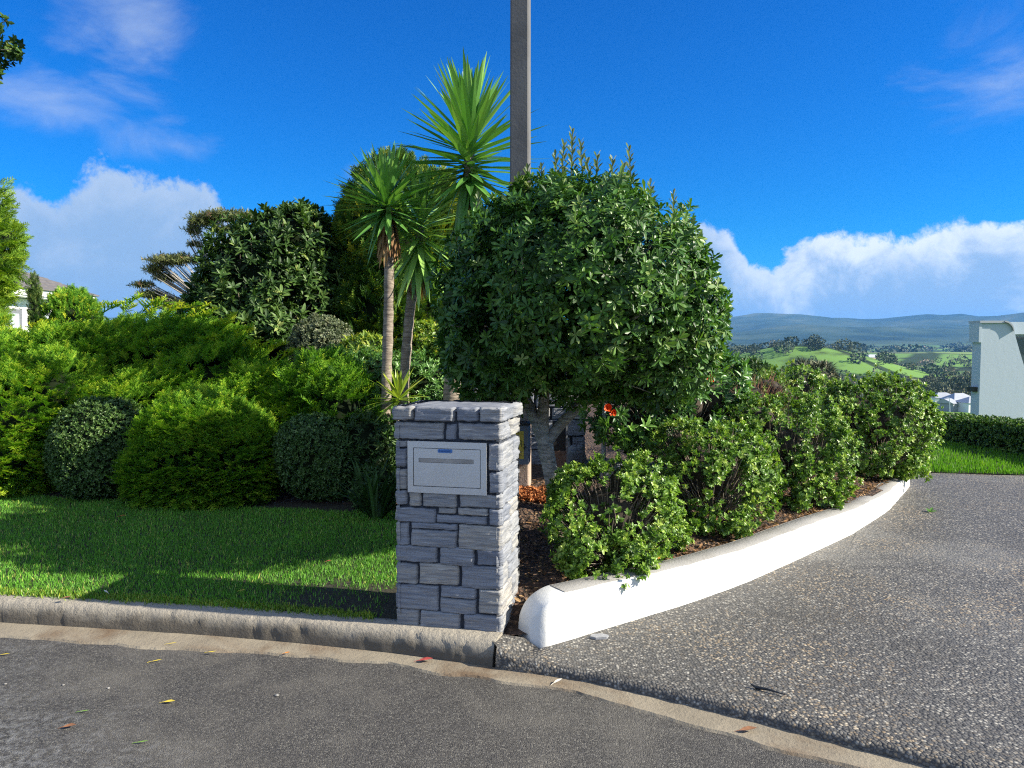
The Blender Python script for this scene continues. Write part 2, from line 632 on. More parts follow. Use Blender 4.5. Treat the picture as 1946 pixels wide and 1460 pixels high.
def terrain_mat():
    m, nt, b = newmat('valley_land')
    tc = nd(nt, 'ShaderNodeTexCoord')
    co = tc.outputs['Object']
    sp = nd(nt, 'ShaderNodeSeparateXYZ')
    nt.links.new(co, sp.inputs[0])
    vo = nd(nt, 'ShaderNodeTexVoronoi')
    vo.inputs['Scale'].default_value = .0040
    vo.inputs['Randomness'].default_value = .8
    mp = nd(nt, 'ShaderNodeMapping')
    mp.inputs['Scale'].default_value = (1, .55, 0)
    nt.links.new(co, mp.inputs[0])
    nt.links.new(mp.outputs[0], vo.inputs['Vector'])
    ve = nd(nt, 'ShaderNodeTexVoronoi')
    ve.feature = 'DISTANCE_TO_EDGE'
    ve.inputs['Scale'].default_value = .0040
    ve.inputs['Randomness'].default_value = .8
    nt.links.new(mp.outputs[0], ve.inputs['Vector'])
    ch = nd(nt, 'ShaderNodeSeparateColor')
    nt.links.new(vo.outputs['Color'], ch.inputs[0])
    n1 = noise(nt, co, .004, 6, .6)
    n2 = noise(nt, co, .03, 5, .6)
    field = ramp(nt, ch.outputs[0], [(0, (.13, .24, .05)), (.45, (.17, .31, .06)), (.75, (.21, .30, .09)), (1, (.21, .23, .12))])
    field = mixc(nt, mth(nt, 'MULTIPLY', n2, .3), field, (.08, .13, .03))
    hedge = mth(nt, 'SUBTRACT', 1.0, sstep(nt, ve.outputs['Distance'], .018, .035))
    field = mixc(nt, mth(nt, 'MULTIPLY', hedge, .9), field, (.022, .035, .014))
    wood = ramp(nt, n2, [(.3, (.014, .026, .012)), (.7, (.045, .06, .026))])
    wmask = sstep(nt, n1, .53, .60)
    c = mixc(nt, wmask, field, wood)
    far = sstep(nt, sp.outputs[1], 3200, 4400)
    hill = ramp(nt, noise(nt, co, .0018, 7, .62), [(.38, (.015, .032, .016)), (.5, (.04, .065, .028)), (.60, (.065, .09, .045)), (.72, (.12, .14, .07))])
    c = mixc(nt, far, c, hill)
    near = sstep(nt, mth(nt, 'MULTIPLY', sp.outputs[1], -1.0), -420, -200)
    c = mixc(nt, near, c, ramp(nt, noise(nt, co, .05, 5), [(.3, (.05, .09, .02)), (.7, (.11, .20, .035))]))
    nt.links.new(c, b.inputs['Base Color'])
    b.inputs['Roughness'].default_value = .95
    b.inputs['Specular IOR Level'].default_value = .1
    return m


def soften(m, k):
    for n in m.node_tree.nodes:
        if n.type == 'BUMP':
            n.inputs['Strength'].default_value *= k
    return m


M = dict(
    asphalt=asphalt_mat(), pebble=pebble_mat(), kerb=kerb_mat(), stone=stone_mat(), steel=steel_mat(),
    gutter=concrete_mat('gutter_concrete', (.13, .11, .08), (.33, .285, .21), (.12, .075, .04), 1.5, .9),
    mortar=plain('mortar', (.035, .042, .058), .9, namt=.3, bstr=.5),
    wall=paint_mat('white_masonry_paint', (.66, .66, .635), (.46, .43, .37), .4),
    walltop=concrete_mat('grey_wall_top_concrete', (.21, .205, .195), (.32, .31, .29), (.15, .14, .115), 1.5, .5),
    soil=soil_mat(), lawn=lawn_mat(), terrain=terrain_mat(),
    pole=soften(concrete_mat('pole_concrete', (.085, .085, .088), (.14, .14, .138), (.05, .05, .052), 1.2, .7), .3),
    poleb=concrete_mat('pole_base_concrete', (.33, .25, .20), (.46, .37, .30), (.25, .17, .12), 1.5, .5),
    ybark=bark_mat('yucca_bark', (.12, .095, .072), (.34, .285, .225), 55),
    tbark=bark_mat('grey_bark', (.15, .14, .12), (.44, .41, .36), 40),
    twig=bark_mat('twig_bark', (.10, .075, .055), (.26, .215, .17), 12, .3),
    rtwig=bark_mat('red_twig_bark', (.16, .07, .04), (.34, .19, .11), 12, .3),
    dark=plain('dark_plastic', (.012, .013, .015), .5),
    cab=plain('grey_cabinet_paint', (.13, .155, .19), .5, namt=.1),
    yellow=plain('yellow_sticker', (.55, .42, .05), .5, namt=.08),
    black=plain('black_print', (.012, .012, .012), .6, namt=.05),
    blue=plain('blue_badge', (.05, .16, .42), .35, namt=.08),
    bluedk=plain('dark_blue_print', (.012, .05, .17), .4, namt=.05),
    brown=plain('brown_panel', (.17, .11, .08), .7, namt=.25, bstr=.3),
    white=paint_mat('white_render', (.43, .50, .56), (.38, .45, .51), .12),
    hwhite=paint_mat('white_weatherboard', (.80, .80, .80), (.65, .65, .65), .1),
    roof=plain('grey_roof_tiles', (.13, .12, .118), .8, nscale=6, namt=.2, bstr=.4),
    froof=plain('pale_metal_roof', (.36, .38, .41), .5, nscale=.4, namt=.1),
    glass=plain('window_glass', (.05, .07, .085), .08, namt=.1, spec=.9),
    pglass=plain('pale_window_blind', (.40, .46, .48), .3, namt=.1),
    frame=plain('grey_window_frame', (.16, .17, .19), .5),
    tan=paint_mat('tan_wall', (.5, .36, .24), (.4, .3, .2), .2),
    fgrey=paint_mat('grey_cladding', (.30, .32, .33), (.25, .26, .27), .2),
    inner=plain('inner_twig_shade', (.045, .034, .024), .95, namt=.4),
    orange=plain('orange_petal', (.75, .10, .012), .5, namt=.2),
)

# leaf materials ------------------------------------------------
L = dict(
    karo=leaf_mat('karo_leaf', [(0, (.022, .062, .012)), (.5, (.055, .145, .022)), (.85, (.125, .235, .040)), (1, (.24, .32, .10))], .40, .22, .32),
    shoot=leaf_mat('silvery_shoot_leaf', [(0, (.09, .13, .07)), (.6, (.17, .22, .12)), (1, (.32, .36, .24))], .5, .3, .4),
    bush=leaf_mat('glossy_small_leaf', [(0, (.050, .095, .018)), (.4, (.115, .225, .034)), (.75, (.20, .34, .045)), (1, (.36, .46, .09))], .38, .28, .45, 3.0, .6),
    juni=leaf_mat('juniper_needle', [(0, (0.023, 0.075, 0.011)), (0.45, (0.092, 0.236, 0.018)), (0.8, (0.213, 0.414, 0.025)), (1, (0.414, 0.529, 0.040))], .6, .38, .25, .9, .4),
    junig=leaf_mat('gold_juniper_needle', [(0, (0.039, 0.128, 0.015)), (0.45, (0.111, 0.285, 0.024)), (0.8, (0.233, 0.450, 0.038)), (1, (0.567, 0.600, 0.045))], .6, .3, .25, 1.2, .5),
    box=leaf_mat('box_leaf', [(0, (0.028, 0.063, 0.014)), (0.5, (0.069, 0.144, 0.030)), (1, (0.184, 0.276, 0.081))], .42, .18, .4, 3, .5),
    magn=leaf_mat('broad_dark_leaf', [(0, (0.020, 0.048, 0.011)), (0.5, (0.050, 0.108, 0.022)), (0.85, (0.110, 0.187, 0.042)), (1, (0.264, 0.319, 0.088))], .48, .22, .28, .8, .5),
    cyp=leaf_mat('golden_cypress_leaf', [(0, (0.014, 0.044, 0.010)), (0.5, (0.054, 0.138, 0.014)), (0.85, (0.156, 0.240, 0.018)), (1, (0.360, 0.360, 0.020))], .6, .22, .25, .7, .6),
    lime=leaf_mat('bright_conifer_leaf', [(0, (0.057, 0.130, 0.013)), (0.5, (0.149, 0.286, 0.023)), (1, (0.374, 0.494, 0.039))], .6, .35, .25, .8, .5),
    grey=leaf_mat('grey_green_leaf', [(0, (0.075, 0.098, 0.053)), (0.6, (0.165, 0.203, 0.112)), (1, (0.330, 0.330, 0.195))], .55, .2, .4, 3, .4),
    yell=leaf_mat('yellow_green_leaf', [(0, (0.070, 0.140, 0.020)), (0.5, (0.196, 0.308, 0.035)), (1, (0.532, 0.532, 0.070))], .4, .3, .5, 2, .5),
    mid=leaf_mat('mid_green_leaf', [(0, (0.045, 0.112, 0.027)), (0.5, (0.105, 0.240, 0.048)), (1, (0.240, 0.420, 0.090))], .38, .25, .5, 2, .4),
    yuc=leaf_mat('yucca_leaf', [(0, (0.058, 0.166, 0.035)), (0.5, (0.121, 0.293, 0.058)), (1, (0.293, 0.488, 0.117))], .34, .18, .55, 1.5, .25),
    yucy=leaf_mat('young_yucca_leaf', [(0, (.10, .19, .020)), (.5, (.22, .34, .035)), (1, (.42, .46, .07))], .36, .35, .5, 1.5, .25),
    dead=leaf_mat('dead_leaf', [(0, (0.108, 0.054, 0.026)), (0.5, (0.288, 0.162, 0.078)), (1, (0.552, 0.372, 0.180))], .8, .15, .2, 8, .3),
    strap=leaf_mat('dark_strap_leaf', [(0, (.012, .036, .009)), (1, (.045, .10, .022))], .55, .2, .2),
    gum=leaf_mat('gum_leaf', [(0, (.07, .085, .035)), (.5, (.15, .18, .06)), (.85, (.23, .24, .09)), (1, (.32, .17, .10))], .5, .25, .35, .5, .6),
    hedge=leaf_mat('hedge_leaf', [(0, (0.022, 0.056, 0.011)), (0.5, (0.063, 0.140, 0.020)), (1, (0.196, 0.308, 0.042))], .45, .22, .4, 1.5, .4),
    grass=leaf_mat('grass_blade', [(0, (0.059, 0.155, 0.020)), (0.5, (0.129, 0.348, 0.036)), (0.85, (0.255, 0.542, 0.049)), (1, (0.600, 0.600, 0.158))], .5, .3, .35, .9, .45),
    grassr=leaf_mat('bright_grass_blade', [(0, (0.060, 0.168, 0.012)), (0.5, (0.120, 0.300, 0.017)), (1, (0.240, 0.408, 0.036))], .5, .35, .3, .6, .35),
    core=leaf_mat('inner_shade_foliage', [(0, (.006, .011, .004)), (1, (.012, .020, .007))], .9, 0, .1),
    woods=leaf_mat('woodland_leaf', [(0, (.055, .075, .05)), (.5, (.10, .125, .075)), (.9, (.17, .18, .11)), (1, (.32, .26, .19))], .8, 0, .1, .02, .5),
)


# ---------------------------------------------------------------- foliage toolkit
def frames(d, n):
    d = d / (np.linalg.norm(d, axis=1, keepdims=True) + 1e-9)
    x = np.cross(d, n)
    x /= np.linalg.norm(x, axis=1, keepdims=True) + 1e-9
    z = np.cross(x, d)
    return np.stack([x, d, z], 2)       # columns x,y,z ; y = leaf axis


def leaf(Ln, Wd, rows, droop=.15, fold=.12):
    """rows: (t, halfwidth factor). A leaf along +Y, face +Z, folded at the rib"""
    V, F = [], []
    for t, w in rows:
        z = -droop * t * t * Ln
        V += [(-w * Wd / 2, t * Ln, z + fold * w * Wd), (0, t * Ln, z), (w * Wd / 2, t * Ln, z + fold * w * Wd)]
    for i in range(len(rows) - 1):
        a = i * 3
        F += [(a, a + 1, a + 4, a + 3), (a + 1, a + 2, a + 5, a + 4)]
    return np.array(V), np.array(F)


OBO = ((0, .12), (.35, .55), (.72, 1.0), (1, .35))
ELL = ((0, .15), (.4, 1.0), (.75, .8), (1, .1))
TINY = ((0, .3), (.5, 1.0), (1, .25))


def rosette(k, lf, tilt, r=None, spread=0.0):
    """k leaves round the +Y axis of the twig"""
    r = r or random
    V0, F0 = lf
    V, F, A = [], [], []
    n = 0
    for i in range(k):
        az = i * 2.399 + r.uniform(-.4, .4)
        ti = radians(r.uniform(*tilt))       # angle from twig axis
        s = r.uniform(.75, 1.15)
        d = np.array((sin(ti) * cos(az), cos(ti), sin(ti) * sin(az)))
        up = np.array((-cos(ti) * cos(az), sin(ti), -cos(ti) * sin(az)))   # faces the axis
        up = up + np.array((r.uniform(-.3, .3), r.uniform(-.2, .2), r.uniform(-.3, .3)))
        R = frames(d[None], up[None])[0]
        P = (V0 * s) @ R.T + np.array((0, -spread * i / k, 0))
        V.append(P)
        F.append(F0 + n)
        A.append(np.full(len(V0), r.uniform(-.5, .5)))
        n += len(V0)
    return np.concatenate(V), np.concatenate(F), np.concatenate(A)


def spray(L0=1.0, nb=9, seed=0, w=.05):
    """a flat feathery conifer frond along +Y"""
    r = random.Random(seed)
    V, F, A = [], [], []

    def strip(p, q, w0, w1, a):
        p, q = np.array(p), np.array(q)
        d = q - p
        sd_ = np.cross(d, (0, 0, 1.0))
        sd_ /= np.linalg.norm(sd_) + 1e-9
        sd_ = sd_ + np.array((0, 0, r.uniform(-.5, .5)))
        b = len(V)
        V.extend([p - sd_ * w0 / 2, p + sd_ * w0 / 2, q + sd_ * w1 / 2, q - sd_ * w1 / 2])
        A.extend([a] * 4)
        F.append((b, b + 1, b + 2, b + 3))

    def c(t):
        return np.array((.06 * sin(t * 3 + seed), t * L0, (.18 * t - .26 * t * t) * L0))
    ts = np.linspace(0, 1, 4)
    for i in range(3):
        strip(c(ts[i]), c(ts[i + 1]), w * 1.1 * L0, w * L0 * (.9 if i < 2 else .3), 0)
    for i in range(nb):
        t = .12 + .82 * i / nb
        for sg in (-1, 1):
            ln = L0 * (.36 * (1 - t) + .12) * r.uniform(.7, 1.2)
            p = c(t)
            dr = np.array((sg * .75, .75, r.uniform(-.15, .35)))
            dr /= np.linalg.norm(dr)
            q = p + dr * ln
            a = r.uniform(-.3, .3) + .25 * t
            strip(p, q, w * .9 * L0, w * .35 * L0, a)
            for u in (.35, .7):
                m = p + dr * ln * u
                for s2 in (-1, 1):
                    d2 = np.array((dr[0] * .6 + s2 * .5, dr[1] * .8, dr[2] + .2))
                    strip(m, m + d2 * ln * .38, w * .7 * L0, w * .3 * L0, a + r.uniform(-.15, .2))
    return np.array(V), np.array(F), np.array(A)


def scatter(mb, tmpl, pos, R, sc, base, k=.5):
    """tmpl list of (V,F,A)"""
    N = len(pos)
    if N == 0:
        return
    pick = rng.integers(0, len(tmpl), N)
    for i, (V0, F0, A0) in enumerate(tmpl):
        s = np.where(pick == i)[0]
        if len(s) == 0:
            continue
        V = np.einsum('nij,kj->nki', R[s], V0) * sc[s][:, None, None] + pos[s][:, None, :]
        F = F0[None] + (np.arange(len(s)) * len(V0))[:, None, None]
        a = np.clip(base[s][:, None] + k * A0[None], 0, 1)
        mb.add(V.reshape(-1, 3), F.reshape(-1, F0.shape[1]), a.ravel())


def sm(a, b, x):
    t = np.clip((x - a) / (b - a), 0, 1)
    return t * t * (3 - 2 * t)


def unit(n):
    v = rng.normal(size=(n, 3))
    return v / np.linalg.norm(v, axis=1, keepdims=True)


def shell(lobes, N, depth=.25, amp=.10, f=2.2, zmin=None, inner=.86, power=2.0):
    lobes = np.asarray(lobes, float)
    ar = (lobes[:, 3] * lobes[:, 4] + lobes[:, 3] * lobes[:, 5] + lobes[:, 4] * lobes[:, 5])
    k = rng.choice(len(lobes), N * 2, p=ar / ar.sum())
    d = unit(N * 2)
    c, r = lobes[k, :3], lobes[k, 3:]
    s = 1 + amp * lump(d * 1.0 + c * 1.7, f) - depth * rng.random(N * 2) ** power
    p = c + d * r * s[:, None]
    n = d / r
    n /= np.linalg.norm(n, axis=1, keepdims=True)
    ok = np.ones(len(p), bool)
    for j in range(len(lobes)):
        q = np.linalg.norm((p - lobes[j, :3]) / lobes[j, 3:], axis=1)
        ok &= ~((q < inner) & (k != j))
    if zmin is not None:
        ok &= p[:, 2] > zmin
    p, n, s = p[ok][:N], n[ok][:N], s[ok][:N]
    return p, n, s


def hull(name, lobes, parent, scale=.8, mat=None, zmin=None, amp=.12):  # opaque filler inside a crown, inner shade put into its dark colour
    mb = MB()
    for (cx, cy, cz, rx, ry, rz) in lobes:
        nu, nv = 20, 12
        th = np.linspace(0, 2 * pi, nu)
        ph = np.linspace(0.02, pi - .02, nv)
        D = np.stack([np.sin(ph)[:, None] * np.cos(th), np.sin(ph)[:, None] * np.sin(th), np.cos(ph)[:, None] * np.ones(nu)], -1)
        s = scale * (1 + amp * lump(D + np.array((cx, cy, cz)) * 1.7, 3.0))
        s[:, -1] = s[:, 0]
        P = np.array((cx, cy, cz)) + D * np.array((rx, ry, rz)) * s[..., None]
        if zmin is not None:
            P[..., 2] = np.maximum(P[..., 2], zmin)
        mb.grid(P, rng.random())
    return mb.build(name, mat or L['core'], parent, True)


def lobe(px, py, Y, wpx, hpx, d=None):
    """ellipsoid: photo centre, distance, half width / half height in photo pixels"""
    c = at(px, py, Y)
    k = Y / FPX
    return (*c, wpx * k, (d if d else wpx * k), hpx * k)


def twigs(name, lobes, parent, N, root, mat, r0=.008, zmin=None, out=.98, n=4, curl=.12):
    """fine branching sticks from near the root to the surface"""
    mb = MB()
    p, nn, s = shell(lobes, N, .3, .05, zmin=zmin, inner=.6)
    root = np.asarray(root, float)
    for q in p:
        e = root + (q - root) * out
        b = root + (q - root) * random.uniform(.4, .7) + np.array((0, 0, random.uniform(-.05, .05)))
        m = (b + e) / 2 + unit(1)[0] * np.linalg.norm(e - b) * curl
        mb.tube(np.array([b, m, e]), [r0, r0 * .7, r0 * .35], n, 0, random.random(), cap=False, sub=5)
    return mb.build(name, mat, parent, True, 'stuff')


def leafy(name, mat, parent, lobes, N, tmpl, size, var=(.45, .22), up=.5, jit=.45, depth=.25, amp=.1, f=2.2,
          zmin=None, inner=.86, bias=(0, 0, 0), flat=False, tipvar=.25, power=2.0, k=.5, spread=.25, gap=0.0, gf=5.0, gs=(1, 1, 1), gt=(.15, -.45)):
    p, n, s = shell(lobes, N, depth, amp, f, zmin, inner, power)
    if gap:
        g = lump(p * np.array(gs), gf, 2)
        keep = rng.random(len(p)) > gap * sm(gt[0], gt[1], g)
        p, n, s = p[keep], n[keep], s[keep]
    N = len(p)
    d = n + np.array((0, 0, up)) + unit(N) * jit + np.array(bias)
    if flat:
        nz = np.array((0, 0, 1.0)) + unit(N) * .35 + n * .4
    else:
        nz = unit(N)
    R = frames(d, nz)
    sc = size * (1 + spread * (rng.random(N) * 2 - 1))
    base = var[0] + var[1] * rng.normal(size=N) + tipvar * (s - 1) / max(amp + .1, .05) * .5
    mb = MB()
    scatter(mb, tmpl, p, R, sc, base, k)
    return mb.build(name, mat, parent, False)


T_karo = [rosette(8, leaf(1, .36, OBO, .12, .10), (25, 88), random.Random(i), .25) for i in range(6)]
T_bush = [rosette(9, leaf(1, .62, TINY, .15, .10), (15, 85), random.Random(20 + i), .9) for i in range(6)]
T_box = [rosette(7, leaf(1, .55, TINY, .1, .08), (15, 80), random.Random(40 + i), .8) for i in range(5)]
T_magn = [rosette(7, leaf(1, .34, ELL, .25, .12), (20, 80), random.Random(60 + i), .4) for i in range(6)]
T_lanc = [rosette(7, leaf(1, .24, ELL, .15, .12), (15, 70), random.Random(80 + i), .5) for i in range(5)]
T_spray = [spray(1.0, 7, i, .055) for i in range(5)]
T_gum = [rosette(6, leaf(1, .22, TINY, .1, .05), (20, 120), random.Random(120 + i), .8) for i in range(4)]

GLEFT = .24     # garden level behind the lawn


# ================================================================ GROUND
def kerb_path():
    pts = [on(x, y, 0) for x, y in ((0, 1187), (200, 1199), (400, 1212), (580, 1228), (750, 1246), (850, 1260), (935, 1272))]
    d = pts[0] - pts[2]
    return np.array([pts[0] + d * 10, pts[0] + d * 4] + pts)


def lip_path():
    pts = [on(x, y, 0) for x, y in ((942, 1274), (1040, 1288), (1120, 1301), (1300, 1343), (1500, 1394), (1700, 1447))]
    d = pts[-1] - pts[-2]
    return np.array(pts + [pts[-1] + d * 2, pts[-1] + d * 8])


KP = smooth_path(kerb_path(), 420, 8)
LP = smooth_path(lip_path(), 240, 6)


def normals2(P):
    t = np.gradient(P[:, :2], axis=0)
    t /= np.linalg.norm(t, axis=1)[:, None]
    return np.stack([-t[:, 1], t[:, 0]], 1)        # left of travel = away from the road


KN, LN = normals2(KP), normals2(LP)


def road():
    mb = MB()
    x = np.linspace(-40, 30, 8)
    y = np.linspace(-30, 7, 6)
    X, Y = np.meshgrid(x, y)
    mb.grid(np.stack([X, Y, X * 0], -1))
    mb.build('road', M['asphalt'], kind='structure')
    # shallow concrete channel
    P = resample(np.concatenate([KP, LP[4:]]), 1500)
    N = normals2(P)
    ow = [(-9, .24), (-2.8, .24), (-1.7, .24), (-.6, .15), (-.3, .185), (0, .17), (.3, .14), (.7, .20), (1.1, .22), (1.6, .20), (6, .2)]
    wv = np.interp(P[:, 0], [a for a, b in ow], [b for a, b in ow])
    wv = wv * .78 + .022 * lump(P, 4) + .005 * lump(P, 15)
    g = []
    for t in (-.03, 0, .15, .4, .7, .92, 1.0):
        q = P.copy()
        q[:, :2] -= N * (wv * t)[:, None]
        q[:, 2] = .010 - .004 * sin(t * pi) if 0 <= t < .95 else (.010 if t < 0 else -.002)
        g.append(q)
    mb = MB()
    mb.grid(np.array(g))
    mb.build('gutter', M['gutter'], kind='structure')


road()


def kerb():
    prof = [(0, -.03), (.004, .0), (.010, .05), (.018, .088), (.032, .110), (.052, .122), (.085, .128), (.13, .130), (.165, .128), (.17, -.02)]
    P, N = resample(KP, 900), None
    N = normals2(P)
    g = []
    for o, z in prof:
        q = P.copy()
        wob = .004 * lump(np.stack([P[:, 0], P[:, 1], np.full(len(P), z * 20)], 1), 9.0)
        chip = np.clip(lump(np.stack([P[:, 0], P[:, 1], np.full(len(P), z * 8)], 1), 16.0, 3) - .35, 0, 1) * .018
        zz = z
        q[:, :2] += N * (o + wob + (chip if .02 < z < .125 else 0))[:, None]
        q[:, 2] = zz - (chip * .4 if z > .08 else 0)
        # joints between kerb lengths
        if z > 0:
            s = np.abs(((P[:, 0] + .42) / 1.55) % 1 - .5)
            q[:, 2] -= np.where(s > .498, .006, 0)
            q[:, :2] += N * np.where(s > .498, .006, 0)[:, None]
        g.append(q)
    mb = MB()
    mb.grid(np.array(g), flip=True)
    e = np.array(g)[:, -1]
    mb.add(e, [tuple(range(len(e)))])
    mb.build('kerb', M['kerb'], smooth=True, kind='structure')


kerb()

# white planter wall: outer foot line and heights
WB = np.array([on(x, y, z) for x, y, z in ((1022, 1236, .05), (1060, 1225, .05), (1100, 1213, .055), (1200, 1181, .06), (1300, 1152, .06),
              (1423, 1107, .065), (1547, 1049, .07), (1629, 1012, .07), (1690, 971, .075), (1731, 922, .08))])
WB = np.concatenate([WB, [(4.62, 9.1, .08), (4.45, 9.9, .08), (3.9, 10.9, .08)]])
WH = np.array([.262, .262, .258, .245, .235, .225, .215, .195, .17, .14, .12, .12, .12])
WQ = smooth_path(np.concatenate([WB, WH[:, None]], 1), 260, 10)
WQ = np.concatenate([resample(WQ[:9], 40), WQ[9:]])
IM = int(np.argmax(WQ[:, 0]))


def wall_s(x):
    return np.interp(x, WQ[:IM, 0], WQ[:IM, 1])


def planter_wall():
    t = thing('planter_wall', 'low curved white painted masonry wall edging the driveway', 'wall', WQ[0, :3])
    N = normals2(WQ[:, :3])
    TH = .182
    s = np.concatenate(([0], np.cumsum(np.linalg.norm(np.diff(WQ[:, :2], axis=0), axis=1))))
    top = WQ[:, 2] + WQ[:, 3]
    q = np.clip(s / .20, 0, 1)
    top = WQ[:, 2] + .10 + (WQ[:, 3] - .10) * np.sqrt(1 - (1 - q) ** 2)
    g = []
    prof = [(0, 0), (0, .35), (0.0, .7), (.002, .9), (.006, .98), (.014, 1.0), (.08, 1.0), (TH - .02, 1.0), (TH - .006, .97), (TH, .9), (TH, 0)]
    for o, h in prof:
        p = WQ[:, :3].copy()
        z = WQ[:, 2] - .04 + (top - WQ[:, 2] + .04) * h
        p[:, 2] = z
        w = .004 * lump(np.stack([p[:, 0], p[:, 1], z * 3], 1), 6.0)
        nose = .07 * np.clip(1 - s / .09, 0, 1) ** 2.2 * (1 if o < TH / 2 else -.12)
        p[:, :2] += N * (o + w + nose)[:, None]
        g.append(p)
    g = np.array(g)
    mb = MB()
    mb.grid(g, flip=True)
    mb.add(g[:, 0][::-1], [tuple(range(len(prof)))])
    mb.add(g[:, -1], [tuple(range(len(prof)))])
    mb.build('wall_body', M['wall'], t, True)
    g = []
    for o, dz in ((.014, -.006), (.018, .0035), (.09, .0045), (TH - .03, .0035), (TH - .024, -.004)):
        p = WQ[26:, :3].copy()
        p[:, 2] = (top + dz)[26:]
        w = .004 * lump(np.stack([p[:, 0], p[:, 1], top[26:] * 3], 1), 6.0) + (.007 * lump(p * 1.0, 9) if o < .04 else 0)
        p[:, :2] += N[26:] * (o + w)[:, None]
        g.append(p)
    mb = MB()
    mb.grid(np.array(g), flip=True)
    mb.build('grey_wall_top', M['walltop'], t, True)  # top strip coloured greyer and darker than the wall face


planter_wall()


def driveway():
    back = [np.array((-.16, 3.80, .12)), np.array((.05, 3.82, .10)), WQ[0, :3]]
    N = normals2(WQ[:, :3])
    W2 = WQ[:, :3].copy()
    W2[:, :2] += N * .05
    back += list(W2[40:IM + 1:8])
    back += [np.array(v) for v in ((4.75, 9.05, .08), (4.83, 8.98, .08), (6.05, 8.75, .08), (8.5, 8.2, .08), (13, 7.0, .08), (16, -4, .08))]
    B = resample(back, 240)
    F_ = resample(LP, 240)
    u = np.linspace(0, 1, 60)
    g = []
    ramp_z = np.interp(F_[:, 0], [-.2, -.1, .02, .2, .5, 6], [.125, .115, .075, .055, .05, .05])
    low = F_.copy()
    low[:, 2] = -.02
    ln = normals2(F_)
    low[:, :2] -= ln * .004
    g.append(low)
    f0 = F_.copy()
    f0[:, 2] = ramp_z - .018
    f0[:, :2] += ln * (.004 + .006 * lump(F_, 14))[:, None]
    g.append(f0)
    for t in u:
        q = F_ * (1 - t) + B * t
        q[:, :2] += ln * (.02 * (1 - t))
        k = 1 - (1 - t) ** 6
        q[:, 2] = ramp_z * (1 - k) + B[:, 2] * k + .004 * lump(q, 1.3)
        g.append(q)
    mb = MB()
    mb.grid(np.array(g), flip=False)
    mb.build('driveway', M['pebble'], smooth=True, kind='structure')
    # saw cut across the slab
    a, b = on(1690, 953, .083), on(1950, 1001, .083)
    d = b - a
    mb = MB()
    nn = 30
    p = a + np.linspace(0, 2.2, nn)[:, None] * d
    p[:, 2] = .089
    w = np.array((-.25, 1, 0)) * .012
    mb.grid(np.array([p, p + w]))
    mb.build('driveway_joint', M['dark'], kind='structure')


driveway()

# ---- lawn, garden beds
HL = np.array([on(x, y, .2) for x, y in ((-400, 922), (0, 945), (250, 958), (500, 972), (620, 976), (720, 976))])     # line where lawn meets planting
HL = np.concatenate([[HL[0] + (HL[0] - HL[1]) * 4], HL, [(-.5, 5.9, .2)]])


def kerb_back(x):
    q = KP[:, :2] + KN * .15
    return np.interp(x, q[:, 0], q[:, 1])


def hline(x):
    return np.interp(x, HL[:, 0], HL[:, 1])


def gz(x, y):
    """garden surface height"""
    yk = kerb_back(x)
    lawn = .125 + .03 * np.clip(y - yk, 0, 4) + .012 * lump(np.stack([x, y, 0 * x], -1), 1.4)
    right = .115 + .15 * sm(3.85, 4.35, y) + .16 * sm(4.7, 5.5, y) + .02 * lump(np.stack([x, y, 0 * x], -1), 4)
    dx = y - np.interp(x, WQ[:IM, 0], WQ[:IM, 1])
    right = np.minimum(right, .262 + .20 * sm(.3, 1.3, dx))
    dy = np.where(x > 3.5, np.clip(right, 0, .24), right)
    k = sm(-.55, .0, x)
    return lawn * (1 - k) + dy * k


def ground():
    # lawn verge
    xs = np.linspace(-9, -.1, 140)
    g = []
    for t in np.linspace(0, 1, 36):
        y0, y1 = kerb_back(xs) - .012, hline(xs) + .35
        y = y0 + (y1 - y0) * t
        g.append(np.stack([xs, y, gz(xs, y)], 1))
    mb = MB()
    mb.grid(np.array(g))
    mb.build('lawn', M['lawn'], smooth=True, kind='structure')
    # planted beds
    xs = np.concatenate([np.linspace(-9, -.2, 80), np.linspace(-.1, 4.6, 110)])
    g = []
    for t in np.linspace(0, 1, 70) ** 1.5:
        y0 = np.where(xs < -.65, hline(xs) + .1, np.where(xs < .1, kerb_back(np.minimum(xs, -.12)) + .0, 0))
        ywall = np.interp(xs, WQ[:IM, 0], WQ[:IM, 1]) + .10
        y0 = np.where(xs >= .1, ywall, y0)
        k = sm(-.15, .25, xs)
        y0 = np.where((xs > -.65) & (xs < .1), np.maximum(y0, 3.82), y0)
        y1 = np.where(xs < 3.2, 16.0, 16.0 - (xs - 3.2) * 4.4)
        y = y0 + (y1 - y0) * t
        g.append(np.stack([xs, y, gz(xs, y) - .006], 1))
    mb = MB()
    mb.grid(np.array(g))
    mb.build('garden_bed', M['soil'], smooth=True, kind='structure')
    # grass beyond the driveway
    p = np.array([[(4.2, 9.35), (4.83, 8.93), (6.05, 8.70), (8.5, 8.15), (13, 6.95)],
                  [(4.2, 15.5), (6.5, 15.5), (8.5, 15.5), (11, 15), (16, 14)]])
    A, B = resample(p[0], 60), resample(p[1], 60)
    g = []
    for t in np.linspace(0, 1, 30):
        q = A * (1 - t) + B * t
        z = .092 + .02 * np.sin(t * 3) - .10 * t * t
        g.append(np.concatenate([q, (z + .01 * lump(np.concatenate([q, q[:, :1]], 1), 1.2))[:, None]], 1))
    g = np.array(g)
    mb = MB()
    mb.grid(g)
    mb.build('far_lawn', M['lawn'], smooth=True, kind='structure')
    return g


FARG = ground()


